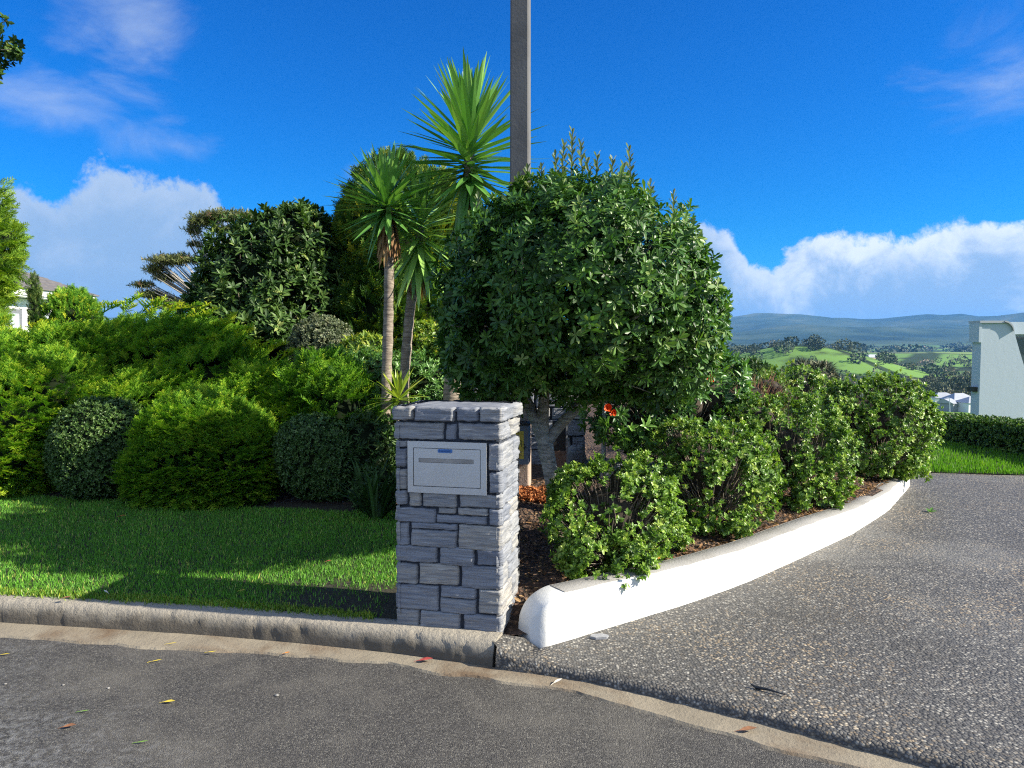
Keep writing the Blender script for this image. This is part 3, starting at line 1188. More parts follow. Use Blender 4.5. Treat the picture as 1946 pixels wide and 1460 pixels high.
def tz(r, th):
    """land height at distance r, bearing th from +Y"""
    prof = [(0, -.06), (16, -.09), (22, -1.2), (60, -9), (150, -21), (350, -27.5), (600, -36), (900, -43), (1200, -45.5), (1500, -31),
            (1900, -17), (2300, -22), (2800, -30), (4000, -20), (5200, 30), (7000, 118), (8600, 262), (9600, 285), (11500, 150)]
    z = np.interp(r, [a for a, b in prof], [b for a, b in prof])
    left = sm(-.05, -.35, th)
    zl = np.interp(r, [0, 16, 60, 200, 1000, 4000, 8000, 11500], [-.06, -.06, .2, -6, -40, -60, 100, 60])
    return z * (1 - left) + zl * left


def terrain():
    th = np.linspace(-pi, pi, 361)
    r = np.concatenate([[0.5], np.linspace(4, 30, 14), np.geomspace(36, 11500, 130)])
    T, R = np.meshgrid(th, r)
    X, Y = R * np.sin(T), R * np.cos(T)
    Z = tz(R, T)
    P3 = np.stack([X, Y, 0 * X], -1)
    k = sm(250, 900, R)
    kf = sm(4200, 7200, R)
    Z = Z + k * (1 - kf) * (5.0 * lump(P3 * .0028, 1.0, 3))
    ridge = lump(P3 * .00042 + 3.1, 1.0, 5) * 40 + lump(P3 * .0011 + 1.7, 1.0, 5) * 95
    Z = Z + kf * ridge
    # wooded spur to the left of the gap
    sx, sy = 395, 1000
    Z = Z + 46 * np.exp(-(((X - sx) / 130) ** 2 + ((Y - sy) / 150) ** 2))
    Z[:, -1] = Z[:, 0]
    mb = MB()
    mb.grid(np.stack([X, Y, Z], -1), flip=True)
    mb.build('terrain', M['terrain'], smooth=True, kind='structure')


terrain()


def tzz(x, y):
    r, th = math.hypot(x, y), math.atan2(x, y)
    z = float(tz(np.array(r), np.array(th)))
    k = float(sm(250, 900, r))
    z += k * 5.0 * float(lump(np.array((x, y, 0.)) * .0028, 1.0, 3))
    z += 46 * math.exp(-(((x - 395) / 130) ** 2 + ((y - 1000) / 150) ** 2))
    return z


# ---- grass blades
def grass(name, mat, XY, zf, hgt, wid, N, lean=.6):
    x, y = XY
    N = len(x)
    z = zf(x, y)
    p = np.stack([x, y, z - .004], 1)
    az = rng.uniform(0, 2 * pi, N)
    d = np.stack([np.cos(az) * lean * rng.random(N), np.sin(az) * lean * rng.random(N), np.ones(N)], 1)
    R = frames(d, np.stack([np.cos(az + rng.normal(size=N) * .5), np.sin(az), .1 * np.ones(N)], 1))
    V0, F0 = leaf(1, wid / hgt, ((0, .9), (.55, .8), (1, .1)), .3, .15)
    sc = hgt * rng.uniform(.5, 1.35, N)
    patch = lump(np.stack([x, y, 0 * x], 1), 1.6)
    base = .42 + .16 * rng.normal(size=N) + .10 * patch
    dry = rng.random(N) < .05
    base[dry] = 1.0
    mb = MB()
    scatter(mb, [(V0, F0, np.zeros(len(V0)))], p, R, sc, base)
    o = mb.build(name, mat, kind='stuff')
    return o


def lawn_grass():
    n = 125000
    x = -6.2 + 6.15 * rng.random(n) ** .85
    x = np.minimum(x, -.05)
    t = rng.random(n)
    y0, y1 = kerb_back(x) - .03, hline(x) + .12
    y = y0 + (y1 - y0) * t
    # bare soil close to the pillar
    bare = rng.random(n) < .9 * sm(-1.8, -1.05, x + .25 * lump(np.stack([x, y, 0 * x], 1), 3)) * sm(4.75, 4.4, y + .12 * lump(np.stack([x, y, 0 * x], 1), 5))
    inp = (x > -.72) & (y > 3.75)
    keep = ~bare & ~(inp & (y < 4.6)) & ~((x > -.35) & (rng.random(n) < .85))
    x, y = x[keep], y[keep]
    o = grass('lawn_grass', L['grass'], (x, y), gz, .029, .0046, n, 1.25)
    tag(o, 'shaded green verge grass between the kerb and the planting', 'grass')
    # rough fringe on the kerb edge
    n = 9000
    x = rng.uniform(-6, -.75, n)
    y = kerb_back(x) + rng.normal(size=n) * .025 + .01
    o = grass('kerb_edge_grass', L['yell'], (x, y), lambda a, b: np.maximum(gz(a, b), .128), .026, .007, n, 1.3)
    tag(o, 'yellowing weeds and clover along the back of the kerb', 'grass')
    n = 42000
    g = FARG.reshape(-1, 3)
    i = rng.integers(0, FARG.shape[0] - 1, n)
    # favour the near rows
    i = (rng.random(n) ** 1.4 * (FARG.shape[0] - 1)).astype(int)
    j = (rng.random(n) * 33).astype(int)
    a, b = rng.random(n)[:, None], rng.random(n)[:, None]
    P = (FARG[i, j] * (1 - a) + FARG[i + 1, j] * a) * (1 - b) + (FARG[i, j + 1] * (1 - a) + FARG[i + 1, j + 1] * a) * b
    zz = P[:, 2]
    o = grass('far_lawn_grass', L['grassr'], (P[:, 0], P[:, 1]), lambda x_, y_: zz, .055, .010, n, .7)
    tag(o, 'bright sunlit mown grass between the driveway and the clipped hedge', 'grass')


lawn_grass()

# ================================================================ STONE LETTERBOX PILLAR
FACE = [(0.000, 0.463, 0.915, 0.997), (0.479, 0.588, 0.916, 0.991), (0.601, 1.000, 0.920, 0.998), (0.001, 0.106, 0.876, 0.905), (0.000, 0.102, 0.783, 0.871),
        (0.000, 0.103, 0.672, 0.770), (0.891, 1.000, 0.778, 0.905), (0.895, 1.000, 0.671, 0.769), (0.007, 0.094, 0.596, 0.665), (0.108, 0.235, 0.590, 0.662),
        (0.249, 0.590, 0.592, 0.664), (0.608, 1.000, 0.597, 0.662), (0.005, 0.377, 0.513, 0.584), (0.398, 0.578, 0.564, 0.592), (0.590, 0.888, 0.561, 0.594),
        (0.380, 0.879, 0.518, 0.557), (0.897, 1.000, 0.519, 0.598), (0.005, 0.115, 0.399, 0.508), (0.130, 0.593, 0.485, 0.514), (0.127, 0.589, 0.399, 0.481),
        (0.599, 1.000, 0.396, 0.514), (0.005, 0.394, 0.320, 0.400), (0.415, 0.755, 0.315, 0.404), (0.776, 1.000, 0.326, 0.404), (0.005, 0.195, 0.211, 0.310),
        (0.208, 0.605, 0.218, 0.318), (0.626, 1.000, 0.211, 0.321), (0.005, 0.403, 0.087, 0.209), (0.422, 0.776, 0.159, 0.214), (0.414, 0.775, 0.083, 0.156),
        (0.794, 1.000, 0.097, 0.212), (0.005, 0.208, 0.005, 0.087), (0.214, 0.616, 0.005, 0.085), (0.644, 1.000, 0.0, 0.086)]
BOX = (0.113, 0.883, 0.662, 0.909)


def stones(mb, rects, O, U, Wd, N, H, prot=.014, ext=(0, 0), rough=1.0, r=None):
    """stone blocks standing proud of a wall face. O corner, U unit along, N outward"""
    r = r or random
    O, U, N = (np.asarray(v, float) for v in (O, U, N))
    Z = np.array((0, 0, 1.0))
    for u0, u1, v0, v1 in rects:
        a0 = u0 * Wd - (ext[0] if u0 < .02 else 0)
        a1 = u1 * Wd + (ext[1] if u1 > .985 else 0)
        b0, b1 = v0 * H - .002, v1 * H + .002
        a0, a1 = a0 - .0015, a1 + .0015
        nx = max(8, int((a1 - a0) / .009))
        ny = max(8, int((b1 - b0) / .006))
        uu = np.linspace(0, 1, nx)
        vv = np.linspace(0, 1, ny)
        A, B = np.meshgrid(uu, vv)
        pr = prot * r.uniform(.75, 1.35)
        w, h = a1 - a0, b1 - b0
        e = np.minimum(np.minimum(A, 1 - A) * w, np.minimum(B, 1 - B) * h)
        rnd = np.clip((e + .0018 * lump(np.stack([A * w * 6 + u0 * 40, B * h * 6 + v0 * 40, A * 0], -1), 14, 2)) / .0055, 0, 1)
        rnd = np.sqrt(1 - (1 - rnd) ** 2)
        tu, tv = r.uniform(-.03, .03), r.uniform(-.07, .03)
        X = a0 + A * w
        Yv = b0 + B * h + .004 * lump(np.stack([X * 3, A * 0 + b0 * 9, A * 0], -1), 8) * (np.abs(B - .5) * 2)
        X = X + .004 * lump(np.stack([A * 0 + a0 * 7, Yv * 3, A * 0 + 4], -1), 8) * (np.abs(A - .5) * 2)
        key = r.uniform(0, 50)
        lay = lump(np.stack([X * 2.5 + key, Yv * 16, A * 0], -1), 3.5, 4)
        st = np.floor((lay + 1.3) * 3.2) / 3.2 - 1.3
        dep = -.012 + (pr + .012) * rnd + rough * (.0030 * st + .0012 * lay + .0012 * lump(np.stack([X * 9 + key, Yv * 9, A * 0], -1), 9.0, 2)) * rnd + (A - .5) * w * tu * .4 + (B - .5) * h * tv * .6
        dep[0], dep[-1] = -.014, -.014
        dep[:, 0], dep[:, -1] = -.014, -.014
        P = O + X[..., None] * U + Yv[..., None] * Z + dep[..., None] * N
        mb.grid(P, r.uniform(0, 1))


def rand_rects(r, rows, smin=.28):
    out = []
    for v0, v1 in rows:
        u = 0.0
        while u < 1:
            w = r.uniform(smin, smin * 2.0)
            if u + w > 1 - smin * .6:
                w = 1 - u
            g = .009
            out.append((u + (g if u > 0 else 0), min(1, u + w - (g if u + w < 1 else 0)), v0, v1))
            u += w
    return out


def pillar():
    R0 = np.array((-.063, 3.807, .115))          # front right corner
    th = radians(12.6)
    U = np.array((cos(th), -sin(th), 0))         # along the front, to the right
    B = np.array((sin(th), cos(th), 0))          # to the back
    Z = np.array((0, 0, 1.))
    Wd, Dp, H = .556, .425, 1.10
    P0 = R0 - U * Wd
    ctr = P0 + U * Wd / 2 + B * Dp / 2
    t = thing('letterbox_pillar', 'square grey schist stone pillar with a steel letterbox set in its front', 'letterbox', ctr)
    # rendered core
    mb = MB()
    g = .006
    mb.obox(P0 + U * g + B * g, U * (Wd - 2 * g), B * (Dp - 2 * g), Z * (H + .07))
    mb.build('mortar_core', M['mortar'], t)
    r = random.Random(3)
    mb = MB()
    stones(mb, FACE, P0, U, Wd, -B, H, .013, (.012, .012), 1.0, r)
    rows = [(.002, .083), (.087, .208), (.214, .315), (.320, .398), (.402, .512), (.517, .592), (.597, .664), (.668, .772), (.778, .90), (.915, .995)]
    stones(mb, rand_rects(r, rows, .34), P0 + U * Wd, B, Dp, U, H, .010, (.012, .012), 1.6, r)
    stones(mb, rand_rects(r, rows, .30), P0 + U * Wd + B * Dp, -U, Wd, B, H, .013, (.012, .012), 1.0, r)
    stones(mb, rand_rects(r, rows, .30), P0 + B * Dp, -B, Dp, -U, H, .013, (.012, .012), 1.0, r)
    mb.build('stone_cladding', M['stone'], t, True)
    # cap course
    mb = MB()
    ov = .008
    C0 = P0 - U * ov - B * ov + Z * (H + .006)
    W2, D2, h2 = Wd + 2 * ov, Dp + 2 * ov, .074
    capf = [(0, .175, .02, .97), (.19, .57, .0, 1.0), (.583, .79, .03, .97), (.803, 1.0, .03, 1.0)]
    stones(mb, capf, C0, U, W2, -B, h2, .016, (.012, .012), 1.0, r)
    stones(mb, [(0, .56, .03, 1.0), (.58, 1.0, 0, .97)], C0 + U * W2, B, D2, U, h2, .016, (.012, .012), 1.3, r)
    stones(mb, [(0, .4, 0, 1), (.42, 1.0, 0, 1)], C0 + U * W2 + B * D2, -U, W2, B, h2, .016, (.012, .012), 1.0, r)
    stones(mb, [(0, .55, 0, 1), (.57, 1.0, 0, 1)], C0 + B * D2, -B, D2, -U, h2, .016, (.012, .012), 1.0, r)
    nx = 26
    A, Bq = np.meshgrid(np.linspace(0, 1, nx), np.linspace(0, 1, nx))
    e = np.minimum(np.minimum(A, 1 - A), np.minimum(Bq, 1 - Bq))
    zt = h2 - .022 + .020 * np.clip(e / .10, 0, 1) + .004 * lump(np.stack([A * 4, Bq * 4, A * 0], -1), 3)
    mb.grid(C0 + A[..., None] * U * W2 + Bq[..., None] * B * D2 + zt[..., None] * Z, .1)
    mb.build('capping_stones', M['stone'], t, True)
    # letterbox
    u0, u1, v0, v1 = BOX[0] * Wd, BOX[1] * Wd, BOX[2] * H, BOX[3] * H
    O = P0 - B * .006 + U * u0 + Z * v0
    w, h = u1 - u0, v1 - v0
    fr = MB()
    b, dd = .031, -B * .017
    b2 = .034
    fr.obox(O, U * w, dd, Z * b2)
    fr.obox(O + Z * (h - b2), U * w, dd, Z * b2)
    fr.obox(O + Z * b2, U * b, dd, Z * (h - 2 * b2))
    fr.obox(O + U * (w - b) + Z * b2, U * b, dd, Z * (h - 2 * b2))
    fr.build('letterbox_frame', M['steel'], t)
    bk = MB()
    bk.obox(O + U * b + Z * b2, U * (w - 2 * b), -B * .004, Z * (h - 2 * b2))
    bk.build('letterbox_recess', M['black'], t)
    gap = .0032
    o2 = O + U * (b + gap) + Z * (b2 + gap) - B * .005
    w2, h2_ = w - 2 * b - 2 * gap, h - 2 * b2 - 2 * gap
    dr = MB()
    su, sv, sw, sh = .075 * w2, .625 * h2_, .83 * w2, .118 * h2_
    dz = -B * .0105
    dr.obox(o2, U * w2, dz, Z * sv)
    dr.obox(o2 + Z * (sv + sh), U * w2, dz, Z * (h2_ - sv - sh))
    dr.obox(o2 + Z * sv, U * su, dz, Z * sh)
    dr.obox(o2 + Z * sv + U * (su + sw), U * (w2 - su - sw), dz, Z * sh)
    door = dr.build('letterbox_door', M['steel'], t)
    fl = MB()
    e = .0012
    fl.obox(o2 + U * (su + e) + Z * (sv + e), U * (sw - 2 * e), -B * .0085, Z * (sh - 2 * e))
    fl.build('mail_slot_flap', plain('slot_flap_steel', (.40, .38, .36), .4, .8, nscale=12, namt=.15), door)
    bd = MB()
    bw, bh = .078, .0185
    oc = o2 + U * (w2 * .5 - bw * .5 - .008) + Z * (h2_ - bh - .001) - B * .0108
    # rounded badge
    n = 24
    ring = []
    rr = bh * .3
    for k in range(n):
        a = 2 * pi * k / n
        cx = (bw / 2 - rr) * (1 if cos(a) > 0 else -1) + rr * cos(a) + bw / 2
        cz = (bh / 2 - rr) * (1 if sin(a) > 0 else -1) + rr * sin(a) + bh / 2
        ring.append((cx, cz))
    f = [oc + U * x + Z * z_ for x, z_ in ring]
    k2 = [q - B * .004 for q in f]
    bd.add(np.array(f + k2), [tuple(range(n, 2 * n))] + [(i, (i + 1) % n, n + (i + 1) % n, n + i) for i in range(n)])
    badge = bd.build('name_badge', M['blue'], door)
    lt = MB()
    for i in range(8):           # worn raised lettering, no longer readable
        xx = .009 + i * .0079
        hh = bh * r.uniform(.34, .5)
        lt.obox(oc + U * xx + Z * (bh * .28) - B * .0041, U * r.uniform(.0025, .0042), -B * .0010, Z * hh)
        if i % 2:
            lt.obox(oc + U * (xx + .003) + Z * (bh * .28) - B * .0041, U * .0025, -B * .0010, Z * hh * .3)
    lt.build('worn_lettering', M['bluedk'], badge)


pillar()


# ================================================================ POWER POLE
def text_mesh(txt, size, O, U, V, N, mat, name, parent):
    cu = bpy.data.curves.new(name, 'FONT')
    cu.body = txt
    cu.size = size
    cu.extrude = .0006
    tmp = bpy.data.objects.new(name, cu)
    COL.objects.link(tmp)
    dg = bpy.context.evaluated_depsgraph_get()
    me = bpy.data.meshes.new_from_object(tmp.evaluated_get(dg))
    bpy.data.objects.remove(tmp)
    bpy.data.curves.remove(cu)
    U, V, N, O = (np.asarray(q, float) for q in (U, V, N, O))
    for v in me.vertices:
        c = O + U * v.co.x + V * v.co.y + N * v.co.z - WL[parent]
        v.co = tuple(c)
    me.materials.clear()
    me.materials.append(mat)
    o = bpy.data.objects.new(name, me)
    COL.objects.link(o)
    o.parent = parent
    WL[o] = WL[parent]
    return o


def pole():
    c = at(990, 905, 6.25)
    z0 = .36
    t = thing('power_pole', 'tall tapering grey concrete power pole rising beside the round tree', 'utility pole', (c[0], c[1], z0))
    th = radians(7)
    U, B = np.array((cos(th), -sin(th), 0)), np.array((sin(th), cos(th), 0))
    mb = MB()
    g = []
    zs = np.linspace(.0, 9.0, 40) + z0
    for z in zs:
        k = (z - z0) / 9
        w, d = .165 - .03 * k, .19 - .05 * k
        cc = np.array((c[0] - .006 + .002 * k, c[1], z))
        ch = .012
        ring = [cc + U * a * w / 2 + B * b * d / 2 for a, b in ((-1, -1), (1, -1), (1, 1), (-1, 1))]
        r8 = []
        for i in range(4):
            p, q, s_ = ring[i - 1], ring[i], ring[(i + 1) % 4]
            r8 += [q + (p - q) / np.linalg.norm(p - q) * ch, q + (s_ - q) / np.linalg.norm(s_ - q) * ch]
        g.append(r8 + [r8[0]])
    g = np.array(g)
    mb.grid(g[5:])
    mb.add(g[-1, :8], [tuple(range(8))])
    mb.build('pole_shaft', M['pole'], t)
    mb = MB()
    q = g[:6].copy()
    cx = q[:, :8].mean(1, keepdims=True)
    q = cx + (q - cx) * 1.03
    mb.grid(q)
    mb.build('pole_base', M['poleb'], t)
    # meter cabinet on the road side
    a = c - U * .185 - B * .29
    a[2] = .655
    mb = MB()
    mb.obox(a, U * .275, B * .185, (0, 0, .315))
    cab = mb.build('meter_cabinet', M['cab'], t)
    mb = MB()
    mb.obox(a + U * -.01 + np.array((0, 0, .315)) - B * .01, U * .295, B * .195, (0, 0, .02))
    mb.build('cabinet_lid', M['dark'], cab)
    mb = MB()
    o = a + U * .155 + np.array((0, 0, .045)) - B * .0015
    mb.obox(o, U * .085, B * .001, (0, 0, .225))
    st = mb.build('warning_sticker', M['yellow'], cab)
    an = radians(-50)
    tu = U * cos(an) + np.array((0, 0, 1)) * sin(an)
    tv = -U * sin(an) + np.array((0, 0, 1)) * cos(an)
    text_mesh('SHOCK', .042, o + U * .002 + np.array((0, 0, .178)) - B * .0008, tu, tv, -B, M['black'], 'warning_lettering', st)
    mb = MB()
    for i in range(6):
        mb.obox(o + U * .008 + np.array((0, 0, .016 + i * .0085)) - B * .0008, U * (.062 if i % 3 else .045), B * .0005, (0, 0, .0035))
    mb.build('small_print', M['brown'], st)


pole()


# ================================================================ HARD THINGS UNDER THE TREE
def pedestal():
    c = at(1064, 850, 6.7)
    z0 = .41
    t = thing('service_pedestal', 'brown service pedestal with a dark top half standing behind the tree fork', 'utility box', (c[0], c[1], z0))
    w = .125
    mb = MB()
    mb.box(c[0] - w / 2, c[0] + w / 2, c[1], c[1] + .14, z0 - .03, .66)
    mb.build('pedestal_base', M['brown'], t)
    mb = MB()
    mb.box(c[0] - w / 2, c[0] + w / 2 - .01, c[1] + .01, c[1] + .13, .662, .93)
    mb.build('pedestal_door', M['dark'], t)
    mb = MB()
    mb.box(c[0] + w / 2 - .008, c[0] + w / 2 + .008, c[1] - .006, c[1] + .012, z0, .95)
    mb.build('corner_post', M['frame'], t)


pedestal()


def boulder(px, py, Y, r, z0, label, sc=(1, 1, 1), cap=None):
    c = at(px, py, Y)
    c[2] = z0
    o = MB()
    nu, nv = 18, 12
    th = np.linspace(0, 2 * pi, nu)
    ph = np.linspace(.02, pi - .02, nv)
    D = np.stack([np.sin(ph)[:, None] * np.cos(th), np.sin(ph)[:, None] * np.sin(th), np.cos(ph)[:, None] * np.ones(nu)], -1)
    D2 = np.sign(D) * np.abs(D) ** .7
    s = r * (1 + .18 * lump(D + c, 2.0, 4))
    s[:, -1] = s[:, 0]
    P = D2 * s[..., None] * np.array(sc) + np.array((0, 0, r * sc[2] * .75))
    o.grid(P + c, .3)
    ob = o.build('boulder', M['stone'], None, True)
    return tag(ob, label, 'rock', 'rocks edging the bed')


boulder(1096, 840, 7.0, .10, .41, 'upright grey rock beside the brown service pedestal', (.9, .9, 1.5))
boulder(1170, 850, 6.6, .14, .40, 'dark grey rock in the shade under the hibiscus shrub', (1.3, .9, .6))
boulder(1235, 852, 6.3, .11, .40, 'small pale topped rock just behind the nearest wall bush', (1.2, .9, .7))


def back_wall():
    a, b = at(902, 760, 7.5), at(1112, 760, 7.5)
    z0 = .40
    t = thing('dry_stone_wall', 'low grey stone wall half hidden behind the round tree', 'wall', ((a[0] + b[0]) / 2, a[1] + .15, z0))
    w = b[0] - a[0]
    mb = MB()
    mb.box(a[0] + .01, b[0] - .01, a[1] + .01, a[1] + .3, z0 - .05, 1.26)
    mb.build('wall_core', M['mortar'], t)
    r = random.Random(9)
    mb = MB()
    rows = [(.0, .17), (.18, .33), (.34, .52), (.53, .66), (.67, .85), (.86, 1.0)]
    stones(mb, rand_rects(r, rows, .16), (a[0], a[1], z0), (1, 0, 0), w, (0, -1, 0), .88, .014, (0, 0), 1.2, r)
    mb.build('stone_face', M['stone'], t, True)


back_wall()


def stake():
    c = at(1147, 850, 6.9)
    o = MB()
    o.tube(np.array([(c[0], c[1], .40), (c[0], c[1], .66), (c[0] + .004, c[1], 1.02)]), [.022, .022, .02], 10)
    o.tube(np.array([(c[0] + .004, c[1], 1.02), (c[0] + .004, c[1], 1.05)]), [.02, .004], 10)
    ob = o.build('garden_stake', M['white'], None, True)
    tag(ob, 'short white post behind the orange flowers under the tree', 'post')


stake()


# ================================================================ ROUND TREE
def karo_tree():
    base = at(1045, 975, 5.4)
    base[2] = .36
    t = thing('round_tree', 'round headed evergreen tree with grey forked trunk beside the stone pillar', 'tree', base)
    k = lambda px, py, Y=5.45: at(px, py, Y)
    mb = MB()
    f = k(1036, 845)
    mb.tube(np.array([base + (0.05, 0, -.06), k(1056, 940), k(1044, 890), f]), [.088, .062, .055, .062], 14, .10, sub=26)
    mb.build('trunk', M['tbark'], t, True)
    limbs = [([f, k(1022, 805), k(1004, 768, 5.5), k(975, 715, 5.30), k(935, 655, 5.45), k(905, 590, 5.50)], [.055, .05, .042, .032, .022, .012]),
             ([f, k(1030, 800, 5.5), k(1035, 760, 5.30), k(1030, 690, 5.45), k(1050, 590, 5.55), k(1070, 480, 5.60)], [.05, .045, .04, .033, .024, .010]),
             ([f, k(1060, 812, 5.5), k(1090, 782, 5.30), k(1130, 735, 5.45), k(1190, 680, 5.55), k(1250, 610, 5.60)], [.045, .042, .038, .03, .022, .010]),
             ([k(1035, 760, 5.30), k(1010, 680, 5.70), k(980, 560, 5.80), k(960, 470, 5.80)], [.034, .028, .02, .010]),
             ([k(1090, 782, 5.30), k(1150, 690, 5.80), k(1200, 560, 5.90), k(1210, 460, 5.80)], [.032, .027, .02, .010]),
             ([k(975, 715, 5.30), k(1000, 640, 5.25), k(1010, 560, 5.05)], [.024, .016, .007]),
             ([k(1130, 735, 5.45), k(1090, 660, 5.3), k(1060, 610, 5.0), k(1045, 590, 4.95)], [.020, .013, .008, .005]),
             ([k(1090, 660, 5.3), k(1110, 625, 5.05), k(1118, 590, 4.95)], [.011, .008, .004])]
    for P, r in limbs:
        mb = MB()
        mb.tube(np.array(P), r, 10, .08, sub=22)
        mb.build('limb', M['tbark'], t, True)
    lobes = [lobe(1105, 562, 5.34, 245, 200, 1.25), lobe(945, 595, 5.32, 118, 190, .72), lobe(1085, 440, 5.37, 165, 95, .8), lobe(1265, 600, 5.37, 100, 140, .8),
             lobe(1235, 685, 5.42, 125, 88, .75), lobe(930, 662, 5.52, 95, 78, .45), lobe(1060, 640, 5.17, 150, 110, .5), lobe(1180, 520, 5.12, 150, 110, .5),
             lobe(940, 455, 5.47, 65, 70, .4), lobe(1110, 690, 5.42, 125, 60, .5)]
    global KARO
    KARO = lobes
    twigs('twigs', lobes, t, 260, at(1040, 690, 5.45), M['tbark'], .008, out=.97, n=5)
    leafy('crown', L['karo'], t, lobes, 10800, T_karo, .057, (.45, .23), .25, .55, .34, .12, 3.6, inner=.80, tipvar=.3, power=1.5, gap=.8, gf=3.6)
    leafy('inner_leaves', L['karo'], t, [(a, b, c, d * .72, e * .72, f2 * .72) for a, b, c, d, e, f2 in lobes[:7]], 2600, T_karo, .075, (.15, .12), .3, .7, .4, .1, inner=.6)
    # upright silvery shoots on top
    for px, py, top, yy in ((1085, 330, 250, 5.8), (1108, 335, 272, 5.9), (1200, 360, 282, 5.9), (1162, 345, 303, 5.8), (998, 370, 320, 5.7), (1280, 440, 370, 5.9),
                        (1060, 340, 296, 5.9), (1132, 335, 296, 5.85), (1030, 365, 318, 5.9), (1240, 395, 350, 5.9), (1070, 335, 275, 6.0), (985, 385, 335, 5.7),
                        (1305, 470, 415, 5.9), (1185, 350, 315, 5.75), (905, 420, 375, 5.8), (1120, 340, 305, 5.7)):
        yy -= .35
        a, b = at(px, py + 12, yy), at(px + random.uniform(-6, 6), top, yy)
        mb = MB()
        mb.tube(np.array([a, (a + b) / 2 + unit(1)[0] * .01, b]), [.006, .005, .003], 5, var=.3)
        n = int(np.linalg.norm(b - a) / .013)
        lf = leaf(1, .36, OBO, .05, .15)
        for i in range(n):
            q = a + (b - a) * (.15 + .85 * i / n)
            az = i * 2.4
            ti = radians(22 + 35 * (1 - i / n))
            d = np.array((sin(ti) * cos(az), sin(ti) * sin(az), cos(ti)))
            u_ = np.array((-cos(ti) * cos(az), -cos(ti) * sin(az), sin(ti)))
            R = frames(d[None], u_[None])[0]
            V = lf[0] * (.056 + .022 * (1 - i / n)) @ R.T + q
            mb.add(V, lf[1], random.uniform(.2, .95))
        mb.build('young_shoot', L['shoot'], t)


karo_tree()


# ================================================================ YUCCAS
def strap(mb, p, d, up, Ln, Wd, droop, var, seg=6, fold=.22, twist=0.0):
    d = np.asarray(d, float)
    d /= np.linalg.norm(d)
    x = np.cross(d, up)
    x /= np.linalg.norm(x) + 1e-9
    z = np.cross(x, d)
    P = []
    ws = (.62, .85, 1.0, .95, .72, .42, .03)
    for i in range(seg + 1):
        t = i / seg
        w = np.interp(t, np.linspace(0, 1, 7), ws) * Wd / 2
        c = p + d * Ln * t + np.array((0, 0, -1.0)) * droop * Ln * t * t
        xx = x * cos(twist * t) + z * sin(twist * t)
        P.append([c - xx * w + z * fold * w, c, c + xx * w + z * fold * w])
    mb.grid(np.array(P), np.clip(var, 0, 1))


def yucca_head(mb, c0, c1, n, Ln, Wd, lo, hi, r, var=.45, droop=.06):
    """leaves on a spiral from the stem point c0 (oldest) up to c1 (youngest)"""
    for i in range(n):
        f = i / (n - 1)
        az = i * 2.39996 + r.uniform(-.12, .12)
        el = radians(lo + (hi - lo) * f ** 1.25 + r.uniform(-7, 7))
        p = c0 + (c1 - c0) * f
        d = np.array((cos(el) * cos(az), cos(el) * sin(az), sin(el)))
        up = np.array((-sin(el) * cos(az), -sin(el) * sin(az), cos(el)))
        l = Ln * (1 - .25 * abs(f - .45)) * r.uniform(.86, 1.08) * (.8 if f > .93 else 1)
        strap(mb, p + d * .02, d, up, l, Wd * r.uniform(.85, 1.1), droop * (1.5 - f) * r.uniform(.3, 1.4), var + r.uniform(-.28, .3) + .15 * f, twist=r.uniform(-.25, .25))


def skirt(mb, top, bot, n, Ln, Wd, r, spread=.07):
    for i in range(n):
        f = r.random()
        p = top + (bot - top) * f * .55
        az = r.uniform(0, 2 * pi)
        d = np.array((cos(az) * r.uniform(.08, .30), sin(az) * r.uniform(.08, .30), -1))
        up = np.array((cos(az), sin(az), .2))
        strap(mb, p + np.array((cos(az), sin(az), 0)) * spread * .6, d, up, Ln * r.uniform(.6, 1.1), Wd * r.uniform(.6, 1.1), .0, r.uniform(.1, .95), 5, .3, r.uniform(-1.2, 1.2))


def yucca(label, trunk, rad, Y, h0, h1, n, Ln, Wd, lo, hi, seed, sk=None, var=.45, hang=0, droop=.03):
    r = random.Random(seed)
    P = np.array([at(x, y, Y) for x, y in trunk])
    P[0][2] = GLEFT - .02
    t = thing('yucca', label, 'yucca', (P[0][0], P[0][1], GLEFT), 'yuccas behind the stone pillar')
    mb = MB()
    q = smooth_path(np.concatenate([P, np.array(rad)[:, None]], 1), 60, 3)
    ring = 1 + .05 * np.sin(np.arange(60) * 2.1) + .03 * np.sin(np.arange(60) * 5.3)
    mb.tube(q[:, :3], q[:, 3] * ring, 14, .06)
    mb.build('trunk', M['ybark'], t, True)
    c0, c1 = at(*h0, Y), at(*h1, Y)
    mb = MB()
    yucca_head(mb, c0, c1, n, Ln, Wd, lo, hi, r, var, droop)
    mb.build('leaf_crown', L['yuc'], t)
    if hang:
        mb = MB()
        for i in range(hang):
            az = r.uniform(0, 2 * pi)
            d = np.array((cos(az) * r.uniform(.1, .45), sin(az) * r.uniform(.1, .45), -1))
            strap(mb, c0 + np.array((cos(az), sin(az), 0)) * .03 + np.array((0, 0, r.uniform(-.02, .2))), d, np.array((cos(az), sin(az), .4)), Ln * r.uniform(.7, 1.05), Wd, .0, r.uniform(.2, .95), 6)
        mb.build('hanging_leaves', L['yuc'], t)
    if sk:
        mb = MB()
        skirt(mb, at(*sk[0], Y), at(*sk[1], Y), sk[2], sk[3], Wd * .8, r)
        mb.build('dead_leaf_skirt', L['dead'], t)
    return t


